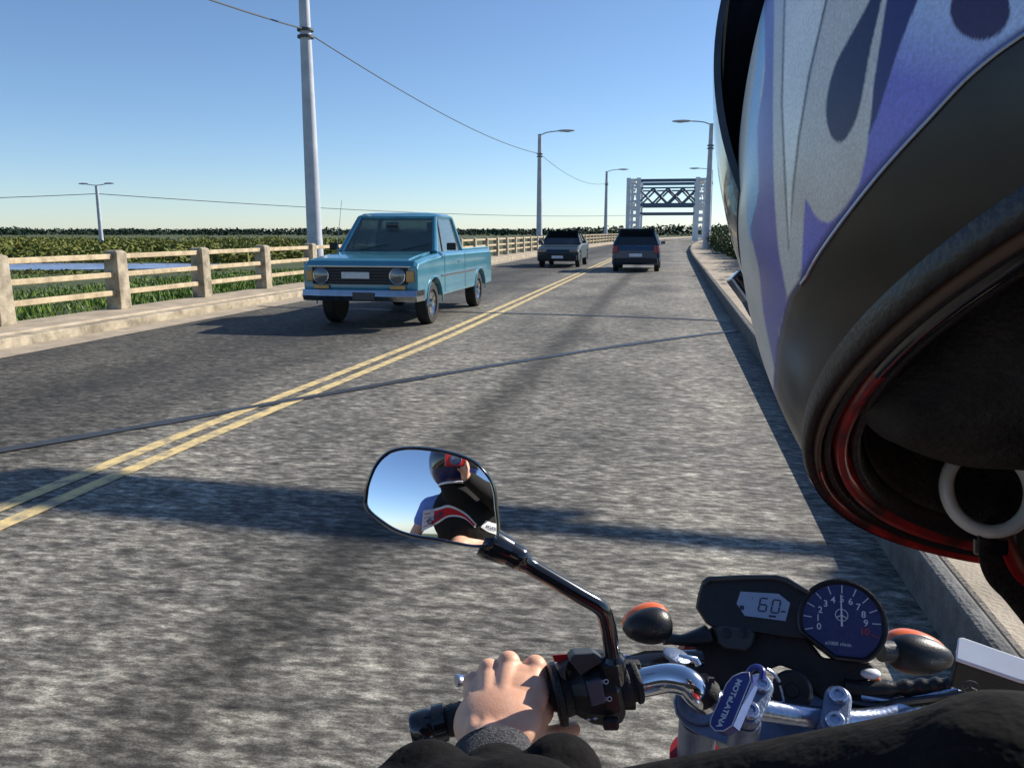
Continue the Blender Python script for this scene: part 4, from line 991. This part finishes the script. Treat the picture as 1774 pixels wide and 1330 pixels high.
    n.links.new(at.outputs['Color'], mx.inputs['A']); n.links.new(cc.outputs[0], mx.inputs['B']); n.links.new(mx.outputs['Result'], b.inputs['Base Color'])
    b.inputs['Roughness'].default_value = .42; b.inputs['Metallic'].default_value = .1; b.inputs['Coat Weight'].default_value = .35; b.inputs['Coat Roughness'].default_value = .22; b.inputs['Specular IOR Level'].default_value = .35
    n4 = n.nodes.new('ShaderNodeMapRange'); n4.inputs[1].default_value = .35; n4.inputs[2].default_value = .7; n4.inputs[3].default_value = .30; n4.inputs[4].default_value = .5; n.links.new(n3.outputs[0], n4.inputs[0]); n.links.new(n4.outputs[0], b.inputs['Roughness'])
    me.materials.append(m)
    o = bpy.data.objects.new('shell', me); col.objects.link(o); o.parent = helm; o['_o'] = tuple(off)
    return o
shell_mesh()
# inner lining: shell turned inwards, padding
def band(prof, name, m, n=160, a0=None, a1=None):
    rings = []
    if a0 is not None:
        kz = math.sqrt(1-(HH/C_)**2); rows = [[hp((A_*kz*k*math.cos(R(a0+(a1-a0)*i/n)), B_*kz*k*math.sin(R(a0+(a1-a0)*i/n)), z)) for i in range(n+1)] for z, k in prof]
        mb = MB(); mb.add([p for r_ in rows for p in r_], [(j*(n+1)+i, j*(n+1)+i+1, (j+1)*(n+1)+i+1, (j+1)*(n+1)+i) for j in range(len(rows)-1) for i in range(n)])
        return mb.build(name, m, helm, ang=0)
    for (z, k) in prof: rings.append([hp((A_*math.sqrt(1-(HH/C_)**2)*k*math.cos(2*math.pi*i/n), B_*math.sqrt(1-(HH/C_)**2)*k*math.sin(2*math.pi*i/n), z)) for i in range(n)])
    return MB().loft(rings, cap=False).build(name, m, helm, ang=0)
band([(-HH+.001, 1.0), (-HH-.004, 1.004), (-HH-.0065, .992), (-HH-.005, .975)], 'rubber_trim', M['black'])
band([(-HH-.005, .976), (-HH-.0075, .969), (-HH-.0065, .960), (-HH-.004, .956)], 'tan_bead', M['tan'])
band([(-HH-.004, .957), (-HH-.0065, .948), (-HH-.0055, .936), (-HH-.002, .932)], 'dark_bead', M['black'])
RB = [(-HH-.002, .933), (-HH-.0060, .920), (-HH-.0055, .900), (-HH-.001, .892)]
band(RB, 'red_bead', M['lining_red'], a0=-100, a1=92)
band(RB, 'dark_bead', M['blackg'], a0=92, a1=260)
band([(-HH-.0052, .9762), (-HH-.0079, .969), (-HH-.0069, .9598), (-HH-.0042, .9558)], 'red_edge', M['lining_red'], a0=-60, a1=66)
band([(-HH+.0005, 1.001), (-HH-.004, 1.006), (-HH-.0066, .994)], 'red_edge', M['lining_red'], a0=-60, a1=62)
band([(-HH-.001, .893), (-HH-.0045, .884), (-HH-.0035, .868), (-HH+.004, .862)], 'inner_bead', M['black'])
band([(-HH+.004, .863), (-HH+.001, .856), (-HH+.003, .848), (-HH+.010, .84), (-HH+.04, .84), (-HH+.10, .78), (-HH+.17, .45), (-HH+.20, .05)], 'padding', M['pad'])
# bead along the paint edge of the shell
def on_shell(x, y, k=1.0):
    r = ray(x, y); o = CAM-Hc; D = Vector((r.dot(Hf)/A_, r.dot(Hl)/B_, r.dot(Hu)/C_))/k; O = Vector((o.dot(Hf)/A_, o.dot(Hl)/B_, o.dot(Hu)/C_))/k
    a = D.dot(D); b_ = D.dot(O); c_ = O.dot(O)-1; d_ = b_*b_-a*c_
    return None if d_ < 0 else CAM+r*((-b_-math.sqrt(d_))/a)
bead = [on_shell(a, b_, 1.001) for a, b_ in [(q.x, q.y) for q in bez([Vector((a, b_, 0)) for a, b_ in P_trim[:11]], 6)]]
bead = [p for p in bead if p is not None]
MB().tube(bead, .00042, 8).build('paint_bead', M['alu'], helm)
# neck roll hanging below the left side of the opening
k_ = 1.0
roll = MB(); 
roll.tube(bez([cw(a, b_, d) for a, b_, d in ((1478, 697, .197), (1500, 695, .197), (1560, 688, .199), (1640, 652, .206), (1750, 606, .216), (1850, 570, .226), (1990, 520, .24))], 6),
          [v for v in [.0015+.0022*k/6 for k in range(6)]+[.0042+.0085*k/6 for k in range(6)]+[.0127+.0117*k/6 for k in range(6)]+[.0244+.0096*k/6 for k in range(6)]+[.034+.009*k/6 for k in range(6)]+[.043+.008*k/6 for k in range(7)]], 40)
roll.build('neck_roll', M['pad'], helm, ang=0)
# visor, swung over the brow
vis = MB(); rings = []; nu = 60; nv = 30
for j in range(nv+1):
    z = -.012+j/nv*.150; rr_ = []
    for k in range(nu+1):
        th = R(-82+164*k/nu); p = ellp(th, min(z, C_*.97), 1.0); kx = 1.0
        rr_.append(p)
    rings.append(rr_)
vs = []; fs = []
for lay, th_ in ((0, .004), (1, -.014)):
    for j, r_ in enumerate(rings):
        kk = 1.0+th_+min(.16, (j/nv*.150)*1.9)
        for p in r_: vs.append(hp((p.x*kk, p.y*kk, p.z*kk)))
n1 = nu+1; tot = (nv+1)*n1
for j in range(nv):
    for k in range(nu):
        a = j*n1+k; fs += [(a, a+1, a+1+n1, a+n1), (tot+a, tot+a+n1, tot+a+1+n1, tot+a+1)]
for k in range(nu): fs += [(k, tot+k, tot+k+1, k+1), (nv*n1+k, nv*n1+k+1, tot+nv*n1+k+1, tot+nv*n1+k)]
for j in range(nv): fs += [(j*n1, (j+1)*n1, tot+(j+1)*n1, tot+j*n1), (j*n1+nu, tot+j*n1+nu, tot+(j+1)*n1+nu, (j+1)*n1+nu)]
vis.add(vs, fs).build('visor', M['visor'], helm, ang=40)
# vent grille on the far side of the chin
vg = MB(); 
gp = [(1268, 482), (1284, 466), (1296, 462), (1312, 500), (1322, 560), (1310, 545), (1296, 520)]
MB().prism([cw(a, b_, .34) for a, b_ in gp], cv((0, 0, -.010))).build('vent_grille', M['navy'], helm, smooth=False, bevel=.0006)
for (a, b_, c_, d_) in ((1276, 480, 1290, 494), (1283, 474, 1300, 492), (1288, 468, 1302, 482), (1286, 492, 1300, 508)):
    MB().tube([cw(a, b_, .338), cw(c_, d_, .338)], .0008, 8).build('vent_rib', M['tan'], helm)
MB().tube([cw(a, b_, .338) for a, b_ in ((1284, 466), (1268, 482), (1296, 520), (1310, 545))], .0005, 6).build('vent_edge', M['lidw'], helm)
# strap ring and straps
rc = cw(1712, 848, .245); ru, rv = cv((1, .05, .25)).normalized(), cv((0, 1, -.2)).normalized()
N = 64; pts = [rc+ru*.0115*math.cos(2*math.pi*k/N)+rv*.0125*math.sin(2*math.pi*k/N) for k in range(N)]
MB().tube(pts, .0021, 14, closed=True, flat=1.0).build('strap_ring', M['ring'], helm, ang=0)
MB().tube(bez([cw(1716, 905, .246), cw(1722, 965, .25), cw(1760, 1010, .255), cw(1830, 1100, .26)], 8), .0075, 12, flat=.22, upv=cv((.5, .3, 1))).build('chin_strap', M['blackm'], helm)
MB().tube(bez([cw(1735, 920, .249), cw(1752, 960, .252), cw(1775, 1000, .256), cw(1850, 1080, .262)], 8), .0042, 10, flat=.3, upv=cv((.5, .3, 1))).build('strap_lining', M['lining_red'], helm)
MB().tube(bez([cw(1770, 905, .256), cw(1776, 960, .258), cw(1785, 1020, .26), cw(1850, 1120, .262)], 8), .005, 10, flat=.3, upv=cv((.5, .3, 1))).build('chin_strap', M['greyp'], helm)
MB().box(cw(1716, 945, .247), (.010, .006, .003), CR).build('strap_buckle', M['blackg'], helm, smooth=False, bevel=.001)

# ------------------------------------------------------------------ rider
rider = thing('person', 'rider in a black jacket gripping the handlebar with a bare left hand', 'person', (.13, -.12, .8))
def cap(mb, a, b_, r0, r1, n=20, k=6):
    a, b_ = Vector(a), Vector(b_); mb.tube([a.lerp(b_, i/k) for i in range(k+1)], [r0+(r1-r0)*i/k for i in range(k+1)], n)
    mb.ell(a, (r0,)*3, nu=16, nv=10); mb.ell(b_, (r1,)*3, nu=16, nv=10)
wr = cw(850, 1296, .80)
hand = MB()
# wrist and heel of the hand, wide across the picture and thin in depth
back_n = (CAM-cw(870, 1210, .82)).normalized()
across = axn; along = back_n.cross(across).normalized()
if along.dot(cv((0, 1, 0))) < 0: along = -along
HR = Matrix((across, along, back_n)).transposed()
kn = {'index': (928, 1158, .860), 'middle': (882, 1151, .860), 'ring': (848, 1163, .858), 'little': (820, 1184, .856)}
roots = {'index': (888, 1266, .782), 'middle': (866, 1266, .778), 'ring': (846, 1268, .778), 'little': (826, 1270, .780)}
rk_ = {'index': .0125, 'middle': .0125, 'ring': .0118, 'little': .0108}
lenv = (cw(872, 1155, .860)-cw(862, 1268, .779)).normalized(); hn = across.cross(lenv).normalized()
if hn.dot(back_n) < 0: hn = -hn
HR = Matrix((across, hn.cross(across), hn)).transposed()
hand.ell(cw(852, 1292, .775), (.033, .034, .020), HR, 28, 20)
hand.ell(cw(862, 1245, .804), (.045, .046, .0225), HR, 28, 20)
hand.ell(cw(878, 1208, .832), (.045, .038, .0212), HR, 28, 20)
hand.ell(cw(872, 1184, .844), (.043, .022, .0145), HR, 28, 20)
hand.ell(cw(902, 1190, .846), (.030, .032, .0170), HR, 28, 20)
hand.ell(cw(844, 1204, .838), (.024, .030, .0165), HR, 28, 20)
gc = lambda x: cw(x, 1257-(x-742)*57/230, .838+(x-742)*.010/230)                   # a point on the grip axis
for nme in kn:
    k3 = cw(*kn[nme]); r3 = cw(*roots[nme]); r_ = rk_[nme]
    cap(hand, r3, k3, .0125, r_)
    hand.ell(k3+hn*.0022, (r_*1.02, r_*1.1, r_*1.03), HR)
    gx = gc(kn[nme][0]); fw = (lenv*.45-hn*.89).normalized()
    # proximal phalanx drops in front of the grip, then curls under it
    p1 = k3+fw*.034; p2 = gx+lenv*.018-hn*.026; p3 = gx-lenv*.014-hn*.024
    cap(hand, k3, p1, r_*.96, r_*.84); cap(hand, p1, p2, r_*.84, r_*.74); cap(hand, p2, p3, r_*.74, r_*.60)
# web and thumb
cap(hand, cw(885, 1278, .785), cw(936, 1232, .832), .0160, .0145)
cap(hand, cw(930, 1162, .858), cw(940, 1222, .838), .0115, .0125)
hand.ell(cw(922, 1198, .846), (.018, .028, .013), HR)
cap(hand, cw(905, 1282, .80), cw(952, 1276, .838), .0140, .0112); cap(hand, cw(952, 1276, .838), cw(992, 1262, .862), .0110, .0088)
# forearm back to the elbow
elb = cw(880, 1500, .56)
cap(hand, cw(850, 1292, .775), cw(852, 1330, .745), .025, .028); hand.ell(cw(850, 1305, .765), (.033, .03, .017), HR)
hv, hf = voxelize(hand, .0015, 13, .55)
body = MB(); body.add(hv, hf)
# the rest of the figure, hidden by clothing and helmet
fig = MB()
shL = cw(1780, 1472, .37); shR = shL+Vector((.32, -.02, 0)); ctr = (shL+shR)/2
cap(fig, cw(852, 1330, .745), elb, .030, .036); cap(fig, elb, shL, .040, .048)
hips = Vector((.20, .06, .86))
fig.ell(ctr.lerp(hips, .35), (.17, .10, .22)); fig.ell(hips, (.16, .12, .12)); cap(fig, shL, shR, .05, .05)
cap(fig, ctr, Hc-Hu*.05, .055, .055); fig.ell(Hc+Hu*.01, (.072, .09, .10))
rh = Vector((.52, .62, .95)); re = Vector((.56, .22, .92)); cap(fig, shR, re, .046, .036); cap(fig, re, rh, .034, .026); fig.ell(rh, (.045, .04, .03))
for s in (-1, 1):
    kneep = Vector((.13+s*.26, .20, .78)); ft = Vector((.13+s*.22, -.10, .33)); cap(fig, hips+Vector((s*.09, 0, 0)), kneep, .078, .058); cap(fig, kneep, ft, .055, .038); cap(fig, ft, ft+Vector((0, .16, -.04)), .04, .032)
fv, ff = voxelize(fig, .010, 4)
body.add(fv, ff)
body.build('body', M['skin'], rider, weld=False, ang=0)
# jacket: sleeve with two soft folds, torso
jk = MB()
e2 = cw(915, 1512, .55)
cap(jk, shL, e2, .066, .053); cap(jk, e2, cw(862, 1372, .70), .052, .041)
jk.ell(cw(972, 1349, .665), (.036, .037, .034), CR, 28, 20); jk.ell(cw(905, 1420, .60), (.06, .045, .05), CR)
jk.ell(cw(742, 1392, .66), (.048, .052, .036), CR, 28, 20); jk.ell(cw(800, 1420, .62), (.055, .045, .05), CR)
jk.ell(cw(690, 1420, .64), (.045, .042, .04), CR)
jk.ell(ctr.lerp(hips, .32), (.20, .125, .25)); cap(jk, shL, shR, .07, .07); cap(jk, shR, re, .058, .048); cap(jk, re, rh, .045, .036); jk.ell(hips+Vector((0, 0, .04)), (.18, .135, .13))
cap(jk, ctr+Vector((0, .02, .0)), Hc-Hu*.115, .075, .058)
jv, jf = voxelize(jk, .0045, 10, .6)
MB().add(jv, jf).build('jacket', M['fabric'], rider, weld=False, ang=0)
cf = MB(); cdir = (cw(850, 1283, .803)-cw(856, 1345, .755)).normalized()
cpts = [cw(858, 1370, .715), cw(856, 1345, .732), cw(854, 1322, .748), cw(853, 1306, .76), cw(853, 1303, .762)]
cf.tube([p+hn*.004 for p in cpts], [.043, .041, .0385, .0375, .0345], 40, flat=.74, upv=hn); cf.build('cuff', M['cuff'], rider, ang=0)
tr_ = MB()
for s in (-1, 1):
    kneep = Vector((.13+s*.26, .20, .78)); ft = Vector((.13+s*.22, -.08, .36)); cap(tr_, hips+Vector((s*.09, 0, -.02)), kneep, .090, .070); cap(tr_, kneep, ft, .066, .055)
tr_.ell(hips-Vector((0, 0, .03)), (.175, .13, .12)); tv, tf = voxelize(tr_, .010, 5); MB().add(tv, tf).build('trousers', M['denim'], rider, weld=False, ang=0)
# passenger, seen only in the mirror
pas = thing('person', 'passenger in a light blue shirt and dark blue helmet, reflected in the mirror', 'person', (.0, -.55, .8))
def mref(x, y, t):                                                                 # the place t metres away that the mirror shows at (x, y)
    p = on_sphere(x, y); n = (p-MC).normalized(); r = ray(x, y); return p+(r-2*r.dot(n)*n)*t
hd = mref(786, 800, 1.0)
chest = mref(812, 892, 1.08); sl, sr = mref(746, 880, 1.16), mref(875, 850, 1.12); hip2 = Vector((.12, -.62, .86))
fig = MB(); fig.ell(hd, (.075, .09, .10)); cap(fig, hd, chest+Vector((0, 0, .1)), .055, .055)
fig.ell(chest, (.13, .09, .18)); fig.ell(hip2, (.15, .11, .12)); cap(fig, chest, hip2, .11, .12)
el2 = mref(716, 930, 1.12); cap(fig, sl, el2, .042, .030); cap(fig, el2, el2+Vector((.02, .16, -.10)), .030, .024); fig.ell(el2+Vector((.02, .19, -.11)), (.03, .045, .03))
er2 = mref(862, 868, .95); cap(fig, sr, er2, .042, .034); cap(fig, er2, CAM+Vector((.062, -.06, -.06)), .033, .024)
hh_ = CAM+Vector((.052, -.045, -.03)); fig.ell(hh_, (.02, .035, .035))
for k in range(4): cap(fig, hh_+Vector((0, -.01, .022-.014*k)), hh_+Vector((-.004, .034, .024-.014*k)), .0075, .0065, 10, 3)
cap(fig, hh_+Vector((0, -.01, -.02)), CAM+Vector((.015, -.024, -.035)), .009, .007, 10, 3)
lap = mref(798, 948, .98); cap(fig, lap, lap+Vector((.10, -.05, -.14)), .062, .07); cap(fig, lap, chest+Vector((.1, 0, -.12)), .05, .05)
for s in (-1, 1):
    kn2 = Vector((.13+s*.28, -.36, .74)); f2 = Vector((.13+s*.26, -.60, .42)); cap(fig, hip2+Vector((s*.09, 0, 0)), kn2, .075, .055); cap(fig, kn2, f2, .052, .038); cap(fig, f2, f2+Vector((0, .15, -.03)), .038, .03)
v_, f_ = voxelize(fig, .006, 5); MB().add(v_, f_).build('body', M['skin'], pas, weld=False, ang=0)
sh = MB(); cap(sh, sl, sl.lerp(el2, .45), .066, .052); cap(sh, sl, chest+Vector((-.02, -.03, .08)), .066, .07)
v_, f_ = voxelize(sh, .006, 6); MB().add(v_, f_).build('shirt', M['shirt'], pas, weld=False, ang=0)
jk = MB(); jk.ell(chest, (.20, .12, .19)); cap(jk, sr, chest, .08, .12); cap(jk, sr, er2, .062, .055); cap(jk, er2, er2.lerp(CAM+Vector((.062, -.06, -.06)), .88), .05, .036); cap(jk, hd-Vector((0, 0, .12)), chest, .07, .1)
cap(jk, chest+Vector((0, 0, -.02)), hip2, .14, .14)
v_, f_ = voxelize(jk, .007, 6); jo = MB().add(v_, f_).build('vest', M['vest'], pas, weld=False, ang=0)
def wrap(pts, t0, lift):                                                            # cloth laid on the vest where the mirror shows it
    from mathutils.bvhtree import BVHTree
    bt = BVHTree.FromPolygons(v_, f_); out = []
    for x, y in pts:
        p = on_sphere(x, y); n = (p-MC).normalized(); r = ray(x, y); d = (r-2*r.dot(n)*n).normalized(); h = bt.ray_cast(p, d)
        out.append((h[0]-d*lift) if h[0] else mref(x, y, t0))
    return out
def ribbon(top_, bot_, m, name, lift, t0=1.0, k=14):
    a = [(q.x, q.y) for q in bez([Vector((*p, 0)) for p in top_], 6)]; b_ = [(q.x, q.y) for q in bez([Vector((*p, 0)) for p in bot_], 6)]
    rows = [wrap([(p[0]+(q[0]-p[0])*i/5, p[1]+(q[1]-p[1])*i/5) for p, q in zip(a, b_)], t0, lift) for i in range(6)]
    w_ = len(rows[0]); mb = MB(); mb.add([p for r_ in rows for p in r_], [(i*w_+j, i*w_+j+1, (i+1)*w_+j+1, (i+1)*w_+j) for i in range(5) for j in range(w_-1)])
    return mb.build(name, M[m], pas, ang=0)
ribbon([(733, 884), (756, 880), (778, 875), (806, 888), (826, 908)], [(730, 921), (756, 908), (778, 895), (804, 898), (823, 914)], 'whitecloth', 'band_edge', .003)
ribbon([(736, 887), (756, 884), (778, 879), (805, 891), (823, 908)], [(733, 916), (756, 904), (778, 892), (803, 895), (821, 911)], 'redcloth', 'band', .005)
ribbon([(842, 901), (852, 905), (862, 907)], [(833, 913), (846, 921), (858, 925)], 'whitecloth', 'patch', .005)
def flag_text(body, x0, y0, x1, y1, size, m, lift):
    a, b_ = wrap([(x0, y0), (x1, y1)], 1.0, lift); c_ = (a+b_)/2; u = (a-b_).normalized(); n = (on_sphere(x0, y0)-c_).normalized(); v = n.cross(u).normalized(); n = u.cross(v)
    mb = MB(); put_text(mb, body, size, c_+n*.004, u, v, .0006); mb.build('lettering', M[m], pas, smooth=False)
flag_text('REAZS', 740, 906, 768, 888, .034, 'denim', .006)
flag_text('COLON', 839, 910, 860, 917, .022, 'denim', .006)
ph = thing('passenger_helmet', 'dark blue helmet with a pale rim reflected in the mirror', 'helmet', hd-Vector((0, 0, .12)))
sm = MB(); rings = []
for j in range(15):
    f = -.82+j/14*1.80; f = min(f, .995); s = math.sqrt(1-f*f); rings.append([hd+Vector((.125*s*math.sin(2*math.pi*k/40), .155*s*math.cos(2*math.pi*k/40), .145*f)) for k in range(40)])
sm.loft(rings).build('shell', M['bluehelm'], ph, ang=0)
eye = MB(); 
for j in range(11):
    pass
vs = []; fs = []
for j in range(12):
    z = -.055+j*.010; s = math.sqrt(1-(z/.145)**2)
    for k in range(25):
        a = R(-72+6*k); vs.append(hd+Vector((.129*s*math.sin(a), .160*s*math.cos(a), z)))
for j in range(11):
    for k in range(24): fs.append((j*25+k, j*25+k+1, (j+1)*25+k+1, (j+1)*25+k))
MB().add(vs, fs).build('visor', M['blackg'], ph, ang=0)
z = -.119; s = math.sqrt(1-(z/.145)**2)
MB().tube([hd+Vector((.127*s*math.sin(2*math.pi*k/40), .157*s*math.cos(2*math.pi*k/40), z)) for k in range(40)], .006, 8, closed=True).build('rim', M['lidw'], ph, ang=0)
# the compact camera that takes the picture, lens just behind the viewpoint
cmr = thing('compact_camera', 'small red compact camera with round lens held up by the passenger, reflected in the mirror', 'camera', CAM-ray(887, 665)*.03)
cc_ = CAM-ray(887, 665)*.030
MB().box(cc_, (.092, .056, .020), CR).build('camera_body', M['hull'], cmr, smooth=False, bevel=.006, seg=3)
lb = cc_+ray(887, 665)*.0095; MB().lathe(lb, ray(887, 665), [(0, .0255), (.005, .0255), (.006, .022), (.012, .021), (.013, .016), (.011, .012), (.011, 0)], 36).build('lens', M['alu2'], cmr)

for o in bpy.data.objects:
    if '_o' in o: del o['_o']
